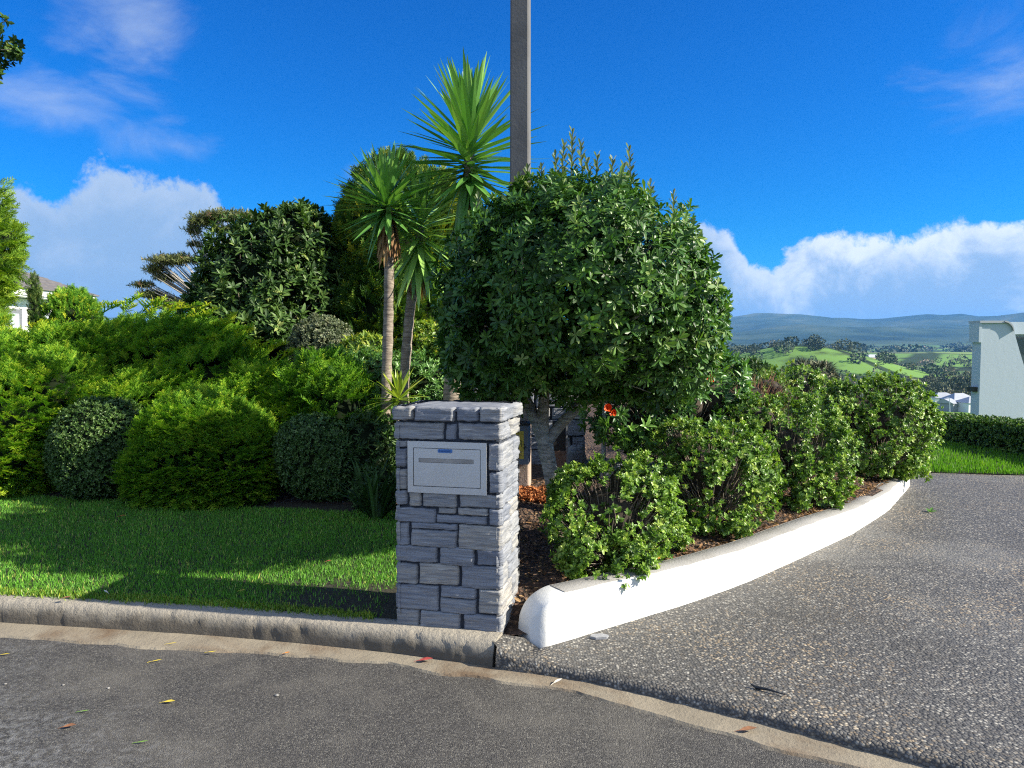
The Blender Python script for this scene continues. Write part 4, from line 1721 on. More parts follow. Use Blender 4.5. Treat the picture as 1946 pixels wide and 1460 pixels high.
yucca('tallest yucca, its big spiky head beside the power pole', [(848, 940), (857, 760), (868, 640), (882, 500), (890, 380), (893, 250)],
      [.11, .085, .08, .075, .068, .04], 7.4, (892, 345), (893, 238), 150, .80, .074, -24, 86, 1, ((892, 370), (890, 440), 80, .46), .42, 16)
yucca('short front yucca with a drooping brown skirt on a straight ringed trunk', [(726, 940), (732, 800), (737, 650), (740, 500), (738, 390)],
      [.060, .051, .049, .046, .033], 7.25, (737, 410), (733, 372), 120, .60, .056, -32, 84, 2, ((738, 408), (738, 470), 90, .35), .45, 6)
yucca('leaning yucca with pale drooping leaves behind the front yucca', [(762, 930), (768, 720), (778, 600), (788, 520), (800, 430)],
      [.066, .052, .050, .047, .033], 7.6, (795, 480), (801, 405), 96, .68, .062, -55, 84, 3, ((792, 496), (789, 540), 56, .30), .95, 10, .10)


def small_yucca():
    Y = 7.05
    c = at(758, 762, Y)
    r = random.Random(8)
    b = at(752, 900, Y)
    b[2] = GLEFT - .02
    t = thing('yucca', 'little lime green yucca sprout at the foot of the front yucca', 'yucca', (b[0], b[1], GLEFT), 'yuccas behind the stone pillar')
    mb = MB()
    mb.tube(np.array([b, at(756, 820, Y), c]), [.025, .022, .018], 8, .08)
    mb.build('trunk', M['ybark'], t, True)
    mb = MB()
    yucca_head(mb, c, c + np.array((0, 0, .03)), 34, .36, .040, -5, 82, r, .55, .1)
    for d in ((-1, -.3, .05), (-.8, -.7, .0), (-.35, -.6, -.2)):
        strap(mb, c, np.array(d), np.array((0, 0, 1.)), .36, .04, .22, .7)
    mb.build('leaf_crown', L['yucy'], t)


small_yucca()


def strap_plant(px, py, Y, n, Ln, label, seed, wd=.030):
    r = random.Random(seed)
    b = at(px, py, Y)
    b[2] = GLEFT - .03
    mb = MB()
    for i in range(n):
        az = r.uniform(0, 2 * pi)
        el = radians(r.uniform(45, 85))
        d = np.array((cos(el) * cos(az), cos(el) * sin(az), sin(el)))
        strap(mb, b + np.array((cos(az), sin(az), 0)) * .05, d, np.array((-cos(az) * .5, -sin(az) * .5, 1.)), Ln * r.uniform(.7, 1.1), wd, r.uniform(.25, .6), r.random(), 7, .18)
    o = mb.build('strap_leaf_plant', L['strap'])
    tag(o, label, 'plant', 'dark strap leaved clumps beside the pillar')


strap_plant(716, 952, 6.0, 34, .72, 'dark arching strap leaved clump close beside the left face of the pillar', 4)
strap_plant(700, 960, 6.2, 30, .68, 'dark strap leaved clump under the front yucca trunk', 5)


# ================================================================ LEFT PLANTING
def conifer(name, label, cat, lobes, N, size, mat, zmin, bias=(.35, -.1, .25), var=(.42, .2), up=.25, jit=.4, depth=.3, amp=.14, f=2.5, group=None, base=None, hs=.6, tip=.3, tm=None, flat=True, gap=.8, gs=(.55, .55, 2.6)):
    b = base or (lobes[0][0], lobes[0][1], zmin)
    t = thing(name, label, cat, b, group)
    hull('shade_core', lobes, t, hs, None, zmin)
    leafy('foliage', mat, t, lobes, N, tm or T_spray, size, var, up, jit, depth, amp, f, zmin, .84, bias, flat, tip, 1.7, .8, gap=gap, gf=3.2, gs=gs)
    return t


def left_plants():
    G = 'spreading junipers along the verge'
    z = GLEFT - .04
    # the large spreading juniper: several shoulders
    big = [lobe(50, 742, 8.3, 180, 95, .8), lobe(160, 722, 8.5, 130, 95, .8), lobe(250, 712, 8.6, 120, 98, .8), lobe(340, 710, 8.5, 100, 95, .8), lobe(420, 750, 8.2, 105, 92, .7), lobe(500, 785, 7.9, 90, 82, .6),
           lobe(570, 820, 7.6, 70, 72, .5), lobe(300, 800, 8.0, 200, 100, .9), lobe(440, 840, 7.6, 150, 95, .7), lobe(-150, 720, 8.2, 160, 95, .9), lobe(400, 672, 8.6, 60, 48, .5), lobe(120, 800, 7.9, 160, 90, .7)]
    t = conifer('juniper', 'huge spreading juniper with feathery tips rising behind the clipped balls', 'juniper', big, 27000, .155, L['juni'], z, (.6, -.25, .12), (.60, .18), group=G, amp=.13, f=3.4, depth=.28, tip=.6)
    # long arching golden tips
    mb = MB()
    r = random.Random(12)
    for px, py, Y in ((385, 575, 8.5), (360, 590, 8.4), (405, 590, 8.4), (300, 568, 8.7), (180, 585, 8.6), (225, 572, 8.7), (440, 610, 8.3), (500, 650, 8.1), (560, 660, 8.0), (620, 700, 7.8),
                      (640, 720, 7.7), (600, 690, 7.9), (20, 625, 8.4), (90, 612, 8.4), (540, 650, 8.0), (470, 625, 8.2), (260, 572, 8.6), (330, 580, 8.5), (330, 610, 8.2), (410, 640, 8.0)):
        e = at(px, py, Y)
        for kk in range(3):
            R = frames(np.array([[.8 + r.uniform(-.3, .2), -.3 + r.uniform(-.3, .3), .42 + r.uniform(-.25, .2)]]), np.array([[-.3, 0, 1.0]]))
            scatter(mb, T_spray, (e - R[0][:, 1] * .26 + unit(1)[0] * .05)[None], R, np.array([r.uniform(.26, .38)]), np.array([.75 + r.uniform(-.2, .3)]), .5)
    mb.build('arching_tips', L['junig'], t)
    conifer('juniper', 'lighter green juniper mass at the left edge of the verge', 'juniper',
            [lobe(40, 800, 7.3, 130, 105, .55), lobe(110, 745, 7.5, 85, 65, .5), lobe(-110, 810, 7.2, 140, 120, .6), lobe(20, 870, 7.2, 110, 80, .5)],
            10500, .125, L['juni'], z, (.2, -.3, .2), (.64, .18), group=G, amp=.14, tip=.5)
    conifer('juniper', 'rounded juniper mound bulging onto the lawn between two clipped balls', 'juniper',
            [lobe(385, 885, 6.8, 120, 88, .5), lobe(390, 825, 6.9, 105, 68, .5), lobe(310, 905, 6.75, 62, 66, .36), lobe(460, 890, 6.75, 66, 84, .38), lobe(430, 840, 6.85, 80, 66, .4)],
            13000, .115, L['juni'], z, (.1, -.3, .2), (.56, .18), group=G, amp=.14, tip=.5)
    conifer('juniper', 'low juniper tips trailing between the box ball and the yucca', 'juniper',
            [lobe(610, 760, 7.5, 75, 75, .4), lobe(650, 800, 7.3, 60, 90, .4)], 2200, .16, L['juni'], z, (.4, -.1, .3), (.45, .2), group=G)

    def ball(label, lb, N, sz, grp='clipped box balls in the hedge line'):
        t = thing('box_ball', label, 'shrub', (lb[0][0], lb[0][1], z), grp)
        hull('shade_core', lb, t, .86, None, z, .04)
        leafy('foliage', L['box'], t, lb, N, T_box, sz, (.45, .22), .2, .6, .14, .06, 5.0, z, .9, tipvar=.15, gap=.35, gf=9.0)
        return t
    ball('clipped box ball with a sunlit dome beside the lighter juniper', [lobe(192, 850, 7.05, 88, 96, .44), lobe(165, 865, 7.0, 66, 78, .36), lobe(225, 838, 7.05, 60, 82, .34), lobe(190, 890, 6.95, 80, 62, .38)], 9000, .021)
    ball('clipped box ball in deep shade left of the front yucca', [lobe(602, 868, 6.75, 78, 82, .37), lobe(580, 850, 6.72, 56, 62, .3), lobe(630, 880, 6.7, 52, 70, .3)], 7000, .021)

    # big dark broad-leaved shrub
    lb = [lobe(505, 530, 10.2, 112, 115, 1.0), lobe(435, 600, 10, 70, 95, .8), lobe(565, 470, 10.4, 80, 72, .8), lobe(605, 560, 10.5, 60, 120, .7), lobe(490, 640, 9.8, 110, 70, .8), lobe(395, 630, 9.9, 52, 66, .6),
          lobe(575, 425, 10.5, 50, 36, .4), lobe(520, 430, 10.4, 40, 30, .4)]
    t = thing('broadleaf_shrub', 'tall dark glossy broad leaved shrub left of the round cypress', 'shrub', (lb[0][0], lb[0][1], z))
    hull('shade_core', lb, t, .74, None, z)
    twigs('twigs', lb, t, 160, at(490, 680, 10.1), M['twig'], .012, n=4)
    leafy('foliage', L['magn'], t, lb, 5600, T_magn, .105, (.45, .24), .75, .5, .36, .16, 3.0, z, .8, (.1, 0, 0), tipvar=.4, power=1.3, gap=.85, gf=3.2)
    # round golden cypress behind the yuccas
    lb = [lobe(764, 486, 10.9, 112, 170, 1.0), lobe(755, 600, 10.8, 120, 130, 1.0), lobe(824, 428, 10.7, 50, 90, .55), lobe(702, 465, 10.7, 54, 96, .55)]
    conifer('cypress', 'tall rounded golden cypress behind the yucca heads', 'conifer', lb, 9500, .20, L['cyp'], z, (0, 0, .55), (.45, .22), .6, .35, .22, .10, 4.0, hs=.86, flat=False)
    # greyish mounded shrub
    lb = [lobe(612, 655, 9.0, 60, 55, .4), lobe(650, 680, 8.9, 45, 45, .4)]
    t = thing('mounded_shrub', 'small leaved grey green shrub mounded below the dark shrub', 'shrub', (lb[0][0], lb[0][1], z))
    hull('shade_core', lb, t, .85, None, z)
    leafy('foliage', L['grey'], t, lb, 3600, T_box, .026, (.5, .22), .5, .6, .2, .10, 4, z)
    # yellow-green leafy shrubs
    lb = [lobe(700, 680, 8.5, 48, 42, .4), lobe(668, 690, 8.5, 40, 40, .35)]
    t = thing('leafy_shrub', 'yellow green leafy shrub just left of the front yucca trunk', 'shrub', (lb[0][0], lb[0][1], z), 'leafy shrubs behind the yuccas')
    hull('shade_core', lb, t, .75, None, z)
    leafy('foliage', L['yell'], t, lb, 800, T_lanc, .075, (.5, .25), .6, .6, .3, .15, 4, z)
    lb = [lobe(810, 660, 8.6, 50, 50, .4), lobe(845, 680, 8.4, 35, 45, .3)]
    t = thing('leafy_shrub', 'speckled yellow and red leaved shrub between the second yucca and the round tree', 'shrub', (lb[0][0], lb[0][1], z), 'leafy shrubs behind the yuccas')
    hull('shade_core', lb, t, .75, None, z)
    leafy('foliage', L['yell'], t, lb, 1300, T_bush, .045, (.35, .3), .4, .6, .3, .15, 4, z)
    lb = [lobe(720, 760, 8.0, 85, 95, .5), lobe(800, 750, 8.1, 90, 80, .5), lobe(880, 770, 8.1, 75, 75, .45), lobe(660, 740, 7.9, 55, 75, .4), lobe(800, 850, 7.4, 150, 80, .5)]
    t = thing('leafy_shrub', 'bright mid green narrow leaved shrub filling the space behind the pillar', 'shrub', (lb[0][0], lb[0][1], z), 'leafy shrubs behind the yuccas')
    hull('shade_core', lb, t, .78, None, z)
    leafy('foliage', L['mid'], t, lb, 5600, T_lanc, .058, (.5, .22), .7, .5, .28, .12, 4, z)
    lb = [lobe(690, 860, 6.9, 60, 80, .35), lobe(720, 930, 6.5, 50, 50, .3)]
    t = thing('leafy_shrub', 'dark shaded twiggy shrub low down between the shaded box ball and the pillar', 'shrub', (lb[0][0], lb[0][1], z), 'leafy shrubs behind the yuccas')
    hull('shade_core', lb, t, .75, None, z)
    leafy('foliage', L['magn'], t, lb, 1100, T_lanc, .05, (.35, .2), .3, .7, .4, .15, 4, z)

    # background trees, left
    lb = [lobe(-55, 440, 9.6, 62, 115, .5), lobe(-112, 530, 9.6, 88, 150, .8), lobe(-22, 490, 9.5, 38, 60, .4), lobe(-52, 560, 9.4, 34, 50, .4), lobe(-150, 460, 9.8, 100, 170, .9), lobe(8, 452, 9.6, 22, 22, .2)]
    t = thing('bright_conifer', 'bright lime green conifer at the left edge of the photo', 'conifer', (lb[1][0], lb[1][1], z))
    mb = MB()
    mb.tube(np.array([(lb[1][0], lb[1][1], z), at(-60, 330, 9.6)]), [.14, .05], 10, .05)
    mb.build('trunk', M['twig'], t, True)
    hull('shade_core', lb, t, .7, None, z)
    leafy('foliage', L['lime'], t, lb, 5000, T_spray, .17, (.5, .2), .3, .6, .35, .18, 4, z)
    lb = [lobe(138, 622, 10.6, 46, 66, .36), lobe(138, 655, 10.6, 55, 55, .4)]
    conifer('dome_conifer', 'dome shaped golden green conifer in front of the white house', 'conifer', lb, 2600, .11, L['junig'], z, (0, 0, .5), (.45, .2), .5, .35, .15, .05, 4, hs=.88, flat=False)
    lb = [lobe(66, 575, 12.5, 10, 50), lobe(69, 600, 12.5, 11, 50)]
    conifer('pencil_conifer', 'narrow dark pencil conifer standing against the white house', 'conifer', lb, 900, .085, L['magn'], z, (0, 0, 1.2), (.6, .25), 1.0, .3, .25, .10, 6, hs=.8, flat=False)
    lb = [lobe(-15, 662, 9.0, 60, 30, .4), lobe(-60, 630, 9.2, 60, 38, .4)]
    conifer('golden_conifer', 'low golden yellow conifer below the lime green conifer', 'conifer', lb, 1500, .13, L['junig'], z, (.2, -.1, .3), (.7, .2))

    # tree over the corner, trunk outside the picture
    tr = at(-330, 900, 7.2)
    tr[2] = z
    t = thing('overhanging_tree', 'small leaved tree whose branch tip reaches in at the top left corner', 'tree', tr)
    mb = MB()
    top = at(-260, 60, 7.2)
    mb.tube(np.array([tr, tr * .5 + top * .5 + (.1, 0, 0), top]), [.16, .12, .05], 10, .06, sub=14)
    mb.build('trunk', M['twig'], t, True)
    mb = MB()
    tips = [(12, 40, 7.0), (28, 95, 7.0), (0, 110, 7.0), (-5, 140, 7.0), (-60, 60, 7.1), (-80, 120, 7.2), (-30, 20, 7.1)]
    for px, py, Y in tips:
        mb.tube(np.array([top + (0, 0, -.3), at(-120, 95, 7.1), at(px, py, Y)]), [.03, .014, .003], 5, var=.3, sub=9)
    mb.build('branches', M['twig'], t, True)
    mb = MB()
    lb = [lobe(0, 85, 7.0, 30, 42, .25), lobe(20, 98, 7.0, 16, 14, .12), lobe(9, 45, 7.0, 5, 14, .05), lobe(-80, 90, 7.1, 70, 80, .4), lobe(-3, 140, 7.0, 9, 6, .06), lobe(-200, 60, 7.2, 120, 140, .7)]
    leafy('foliage', L['magn'], t, lb, 620, T_bush, .055, (.6, .25), .2, .8, .6, .1, inner=.3)

    # gum tree with flat topped clumps
    b = at(455, 700, 17)
    b[2] = 0.0
    t = thing('gum_tree', 'open gum tree with flat topped russet clumps behind the dark shrub', 'tree', b)
    mb = MB()
    fk = at(455, 590, 17)
    mb.tube(np.array([b, fk]), [.2, .16], 10, .06, sub=10)
    mb.build('trunk', M['tbark'], t, True)
    up = [lobe(388, 418, 17, 32, 14, .5), lobe(420, 409, 17, 34, 11, .5), lobe(460, 412, 17, 38, 11, .6), lobe(368, 436, 17, 16, 13, .35), lobe(372, 463, 17, 18, 6, .2), lobe(440, 436, 17, 26, 8, .4)]
    lo = [lobe(315, 494, 17, 36, 12, .5), lobe(345, 492, 17, 30, 11, .5), lobe(296, 512, 17, 24, 10, .4), lobe(272, 540, 17, 22, 7, .3), lobe(318, 528, 17.2, 26, 8, .4), lobe(290, 560, 17.2, 30, 9, .4),
          lobe(340, 578, 17.2, 50, 18, .5)]
    mb = MB()
    r = random.Random(6)
    for l in up + lo:
        for kk in range(9):
            e = np.array(l[:3]) + np.array((r.uniform(-.8, .8) * l[3], r.uniform(-.6, .6) * l[4], -.2 * l[5]))
            m = fk * .55 + e * .45 + np.array((.0, 0, -.25))
            mb.tube(np.array([fk + (r.uniform(-.1, .1), 0, r.uniform(-.2, .2)), m, e]), [.035, .02, .006], 5, var=.5, cap=False, sub=9)
    mb.build('branches', M['tbark'], t, True)
    leafy('crown', L['gum'], t, up + lo, 3400, T_gum, .085, (.42, .25), .6, .6, .7, .25, 4, inner=.4, tipvar=.2, power=1.0)


left_plants()


# ================================================================ RIGHT PLANTING
def right_bushes():
    def bush(label, lobes, N, size, zmin, mat='bush', tm=None, tw=90, root=None, group='glossy bushes along the white wall', up=.45, hs=.5, name='wall_bush', twm='twig', amp=.30, var=(.57, .25), depth=.4, tr=.0055):
        lobes = [(*l[:3], l[3] * 1.07, l[4] * 1.07, l[5] * 1.07) for l in lobes]
        root = root if root is not None else np.array((lobes[0][0], lobes[0][1], zmin))
        t = thing(name, label, 'shrub', (lobes[0][0], lobes[0][1], zmin), group)
        hull('shade_core', lobes[:2], t, hs, M['inner'], zmin)
        twigs('twigs', lobes, t, int(tw * 2.2), root, M[twm], tr * .8, zmin, .97, 4)
        leafy('foliage', L[mat], t, lobes, N, tm or T_bush, size, var, up, .55, depth, amp, 3.6, zmin, .82, tipvar=.45, power=1.3, gap=.93, gf=6.5, gt=(.22, -.28))
        return t
    bush('nearest glossy bush, spilling over the rounded end of the white wall',
         [lobe(1160, 975, 4.72, 95, 95, .34), lobe(1195, 925, 4.8, 75, 62, .28), lobe(1110, 930, 4.75, 60, 50, .24), lobe(1090, 1010, 4.6, 48, 45, .2), lobe(1215, 1000, 4.7, 68, 70, .26),
          lobe(1160, 1062, 4.36, 82, 46, .24), lobe(1235, 950, 4.85, 50, 55, .2), lobe(1196, 1090, 4.15, 26, 26, .10), lobe(1130, 1080, 4.2, 40, 30, .12), lobe(1070, 960, 4.75, 34, 40, .15), lobe(1262, 1010, 4.95, 46, 50, .2), lobe(1105, 1040, 4.38, 52, 52, .22), lobe(1080, 985, 4.45, 40, 45, .2)], 7600, .0265, .24, tw=170, root=at(1165, 1075, 4.75))
    bush('second glossy bush from the pillar, with bare brown twigs in its middle',
         [lobe(1345, 900, 5.5, 95, 85, .42), lobe(1300, 850, 5.6, 65, 50, .3), lobe(1385, 860, 5.5, 62, 55, .3), lobe(1420, 920, 5.45, 48, 65, .28), lobe(1290, 920, 5.5, 55, 75, .3), lobe(1350, 965, 5.35, 85, 48, .3),
          lobe(1440, 960, 5.35, 34, 35, .2), lobe(1290, 830, 5.6, 36, 28, .2), lobe(1440, 880, 5.7, 42, 60, .25), lobe(1400, 985, 5.2, 45, 28, .15)], 5600, .0275, .28, tw=220, root=at(1350, 1000, 5.5))
    bush('third glossy bush from the pillar, dark at its foot above the bare soil',
         [lobe(1490, 855, 6.5, 95, 85, .5), lobe(1440, 800, 6.6, 60, 48, .35), lobe(1520, 795, 6.6, 65, 48, .35), lobe(1560, 860, 6.4, 60, 72, .35), lobe(1500, 930, 6.25, 80, 48, .35), lobe(1590, 905, 6.3, 30, 45, .2), lobe(1430, 880, 6.3, 40, 60, .3), lobe(1570, 955, 6.05, 36, 26, .15)],
         6000, .029, .28, tw=200, root=at(1500, 960, 6.5))
    bush('largest and farthest glossy bush, at the far end of the white wall',
         [lobe(1665, 800, 7.9, 92, 80, .6), lobe(1610, 775, 8.0, 58, 48, .4), lobe(1690, 755, 8.0, 60, 38, .4), lobe(1730, 810, 7.9, 40, 70, .4), lobe(1650, 865, 7.75, 85, 42, .4), lobe(1720, 865, 7.8, 38, 42, .3), lobe(1590, 810, 7.8, 30, 60, .3)],
         6800, .032, .2, tw=200, root=at(1665, 895, 7.9))
    # behind
    bush('rounded green shrub rising behind the third wall bush', [lobe(1505, 735, 9.6, 58, 44, .4), lobe(1480, 760, 9.5, 60, 50, .4), lobe(1540, 760, 9.5, 35, 45, .3)], 1900, .04, .3, tw=30, group='shrubs behind the wall bushes', name='garden_shrub')
    bush('thin twiggy shrub with reddish stems behind the second wall bush', [lobe(1420, 765, 8.3, 70, 62, .45), lobe(1460, 745, 8.4, 45, 45, .4), lobe(1385, 760, 8.2, 45, 55, .35)], 1300, .036, .3, 'yell', T_gum, 260, at(1420, 850, 8.3),
         'shrubs behind the wall bushes', .5, .5, 'garden_shrub', 'rtwig', .15, (.35, .25), .7, .007)
    t = bush('broad leaved hibiscus shrub with orange flowers under the round tree', [lobe(1260, 770, 7.0, 115, 78, .55), lobe(1340, 760, 7.1, 80, 75, .5), lobe(1180, 790, 6.9, 70, 65, .45), lobe(1300, 825, 6.8, 100, 55, .45), lobe(1370, 720, 7.2, 45, 50, .3)],
             2100, .075, .36, 'mid', T_magn, 120, at(1270, 880, 7.0), 'shrubs behind the wall bushes', .3, .6, 'hibiscus_shrub', 'twig', .18, (.42, .25), .45, .007)
    r = random.Random(2)
    for px, py, Y, s in ((1155, 775, 6.3, .05), (1165, 784, 6.3, .04), (1350, 718, 6.5, .058), (1357, 695, 6.5, .035), (1290, 752, 6.42, .03)):
        c = at(px, py, Y)
        mb = MB()
        lf = leaf(1, .75, ((0, .25), (.5, 1.0), (.85, .9), (1, .4)), -.3, .1)
        for i in range(5):
            az = i * 2 * pi / 5 + r.uniform(-.3, .3)
            d = np.array((cos(az), -.6 + r.uniform(-.2, .2), sin(az)))
            R = frames(d[None], np.array([[0, -1., .2]]))[0]
            mb.add(lf[0] * s * r.uniform(.8, 1.1) @ R.T + c, lf[1], r.random())
        mb.tube(np.array([c, c + (0, -.04, .0)]), [.004, .002], 5)
        mb.build('orange_flower', M['orange'], t)


right_bushes()


def hedge():
    A, B = np.array((6.95, 9.2)), np.array((6.62, 14.2))
    t = thing('clipped_hedge', 'low dark clipped hedge between the lawn and the white house', 'hedge', (6.9, 11.5, -.05))
    T_ = .85
    d = (B - A) / np.linalg.norm(B - A)
    nrm = np.array((d[1], -d[0]))          # to the right
    ln = np.linalg.norm(B - A)
    lobes = []
    # uneven filler block, the hedge's inner shade put into its dark colour
    mb = MB()
    nz, ns = 9, 60
    prof = [(.0, -.15), (.0, .2), (.02, .5), (.10, .56), (.4, .58), (.75, .56), (.83, .5), (.85, .2), (.85, -.15)]
    g = []
    s = np.linspace(-4, ln, ns)
    for o, z in prof:
        q = A + s[:, None] * d + nrm * (o * .92 + .03)
        zz = np.full(ns, z - .05) - .035 * np.clip(s, 0, 9)
        P = np.stack([q[:, 0], q[:, 1], zz], 1)
        P[:, 2] += .02 * lump(P, 3)
        g.append(P)
    g = np.array(g)
    mb.grid(g, .3)
    mb.add(g[:, -1], [tuple(range(len(prof)))])
    mb.build('shade_core', L['core'], t, True)
    n = 15000
    pf = np.array(prof)
    u = rng.random(n)
    sg = rng.choice([0, 0, 1, 1, 2, 2, 3, 3, 4, 4, 5, 6], n)
    f = rng.random(n)
    oz = pf[sg] * (1 - f)[:, None] + pf[sg + 1] * f[:, None]
    ss = -4 + (ln + 4) * u
    q = A + ss[:, None] * d + nrm * oz[:, :1]
    z = oz[:, 1] - .035 * np.clip(ss, 0, 9) - .02 + .015 * rng.normal(size=n)
    P = np.stack([q[:, 0], q[:, 1], z], 1)
    P += unit(n) * .02
    P[:, 2] += .03 * lump(P, 4)
    nn = np.where((oz[:, 1] > .52)[:, None], np.array((0, 0, 1.0)), np.concatenate([np.where((oz[:, :1] < .4), -nrm, nrm), np.zeros((n, 1))], 1))
    dd = nn + np.array((0, 0, .35)) + unit(n) * .5
    mb = MB()
    scatter(mb, T_bush, P, frames(dd, unit(n)), .032 * rng.uniform(.7, 1.3, n), .45 + .2 * rng.normal(size=n), .5)
    mb.build('foliage', L['hedge'], t)


hedge()


# ================================================================ BUILDINGS
def white_house():
    Y = 24.0
    a = at(1863, 700, Y)
    x0 = a[0]
    zt = at(1863, 607, Y)[2]
    t = thing('white_house', 'modern white rendered house with a curved buttress and parapet roll', 'house', (x0 + 4, Y + 3, -4))
    k = Y / FPX
    mb = MB()
    # buttress: outer wall with a concave right edge
    top = zt - .12
    bot = -4.0
    out = [(x0, bot)]
    pts = [(1946 + 30, 780), (1955, 720), (1946, 695), (1937, 665), (1930, 640), (1926, 615)]
    cv = [(at(px, py, Y)[0], at(px, py, Y)[2]) for px, py in pts]
    ring = [(x0, bot), (cv[0][0] + .6, bot)] + cv + [(at(1926, 612, Y)[0], top), (x0, top)]
    n = len(ring)
    V = [(x, Y, z) for x, z in ring] + [(x, Y + .45, z) for x, z in ring]
    F = [tuple(range(n)), tuple(range(n, 2 * n))[::-1]] + [((i + 1) % n, i, n + i, n + (i + 1) % n) for i in range(n)]
    mb.add(V, F)
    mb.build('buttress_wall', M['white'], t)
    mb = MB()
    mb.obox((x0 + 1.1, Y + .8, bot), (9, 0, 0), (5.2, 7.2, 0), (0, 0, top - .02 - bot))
    mb.build('main_wall', M['white'], t)
    # parapet coping
    zc = top
    xl = x0 - .09
    xr = at(1908, 600, Y)[0]
    mb = MB()
    mb.box(xl, xr, Y - .06, Y + .55, zc + .003, zc + .075)
    mb.build('parapet_coping', M['froof'], t)
    # the wider head of the wall under the coping
    mb = MB()
    mb.box(xl, x0 - .002, Y - .02, Y + .5, zc - .62, zc)
    mb.build('wall_head', M['white'], t)
    # curved parapet roll
    mb = MB()
    g = []
    for i in range(13):
        an = i / 12 * pi / 2
        x = xr + .30 * sin(an)
        z = zc + .075 - .34 * (1 - cos(an))
        g.append([(x, Y - .08, z), (x, Y + 1.2, z)])
    mb.grid(np.array(g))
    g2 = [[(p[0][0] - .02, Y - .08, p[0][2] - .05), p[0]] for p in g]
    mb.grid(np.array(g2))
    mb.build('parapet_roll', M['froof'], t, True)
    mb = MB()
    mb.box(xr + .3, x0 + 9, Y + .5, Y + .8, zc - .35, zc + .05)
    mb.build('parapet_beam', M['white'], t)
    # window in the recessed wall
    mb = MB()
    wx = at(1944, 650, Y)[0]
    mb.box(wx, wx + 1.6, Y + .74, Y + .8, at(0, 780, Y)[2], at(0, 640, Y)[2])
    f = mb.build('window_frame', M['frame'], t)
    mb = MB()
    mb.box(wx + .06, wx + 1.54, Y + .72, Y + .738, at(0, 780, Y)[2] + .06, at(0, 640, Y)[2] - .06)
    mb.build('window_pane', M['glass'], f)
    # small dark box on the far side
    mb = MB()
    z1 = at(0, 738, Y)[2]
    mb.box(x0 - .16, x0 - .003, Y + .1, Y + .4, z1 - .12, z1 + .03)
    mb.build('drain_head', M['dark'], t)


white_house()


def left_house():
    """long side faces the sun (+X); hipped far end"""
    xe, y0, y1 = -14.45, 8.0, 26.0
    ze = EYE + (655 - 563) / FPX * 26.0
    t = thing('weatherboard_house', 'white house with a grey hipped roof beyond the left conifers', 'house', (xe - 4.5, 17, -.1))
    xw = xe - .5
    mb = MB()
    mb.box(xe - 9, xw - .03, y0 + .5, y1 - .5, -.4, ze - .28)
    mb.build('wall', M['hwhite'], t)
    mb = MB()
    for i in range(18):
        z = ze - .30 - i * .17
        mb.add([(xw - .025, y0 + .5, z), (xw - .025, y1 - .5, z), (xw, y1 - .5, z - .165), (xw, y0 + .5, z - .165)], [(0, 1, 2, 3)])
        mb.add([(xw, y0 + .5, z - .165), (xw, y1 - .5, z - .165), (xw - .026, y1 - .5, z - .168), (xw - .026, y0 + .5, z - .168)], [(0, 1, 2, 3)])
    mb.build('weatherboards', M['hwhite'], t)
    mb = MB()
    mb.box(xe - .03, xe + .01, y0, y1, ze - .22, ze - .02)
    mb.build('fascia', M['hwhite'], t)
    mb = MB()
    mb.box(xe - 9, xe - .032, y0, y1, ze - .26, ze - .225)
    mb.build('soffit', M['hwhite'], t)
    w = 4.8
    rz = ze + w * .45
    A, B = np.array((xe + .08, y0, ze)), np.array((xe + .08, y1 + .08, ze))
    C, D = np.array((xe - 2 * w, y1 + .08, ze)), np.array((xe - 2 * w, y0, ze))
    R1, R2 = np.array((xe - w, y0 + w, rz)), np.array((xe - w, y1 - w, rz))
    mb = MB()
    nC = 18
    for P, Q, Tp, Tq in ((A, B, R1, R2), (B, C, R2, R2), (C, D, R2, R1), (D, A, R1, R1)):
        for i in range(nC):
            f0, f1 = i / nC, (i + 1) / nC
            p0, q0 = P + (Tp - P) * f0, Q + (Tq - Q) * f0
            p1, q1 = P + (Tp - P) * f1, Q + (Tq - Q) * f1
            lift = np.array((0, 0, .022))
            mb.add([p0 + lift, q0 + lift, q1, p1], [(0, 1, 2, 3)], random.random())
            mb.add([p0 - lift, q0 - lift, q0 + lift, p0 + lift], [(0, 1, 2, 3)], .2)
    mb.build('roof', M['roof'], t)
    for ya, yb in ((20.6, 22.75), (23.7, 24.3)):
        zt = ze - .62
        mb = MB()
        mb.box(xw + .002, xw + .05, ya, yb, zt - 1.3, zt)
        f = mb.build('window', M['frame'], t)
        mb = MB()
        mb.box(xw + .052, xw + .06, ya + .1, yb - .16, zt - 1.2, zt - .14)
        mb.build('pane', M['pglass'], f)


left_house()


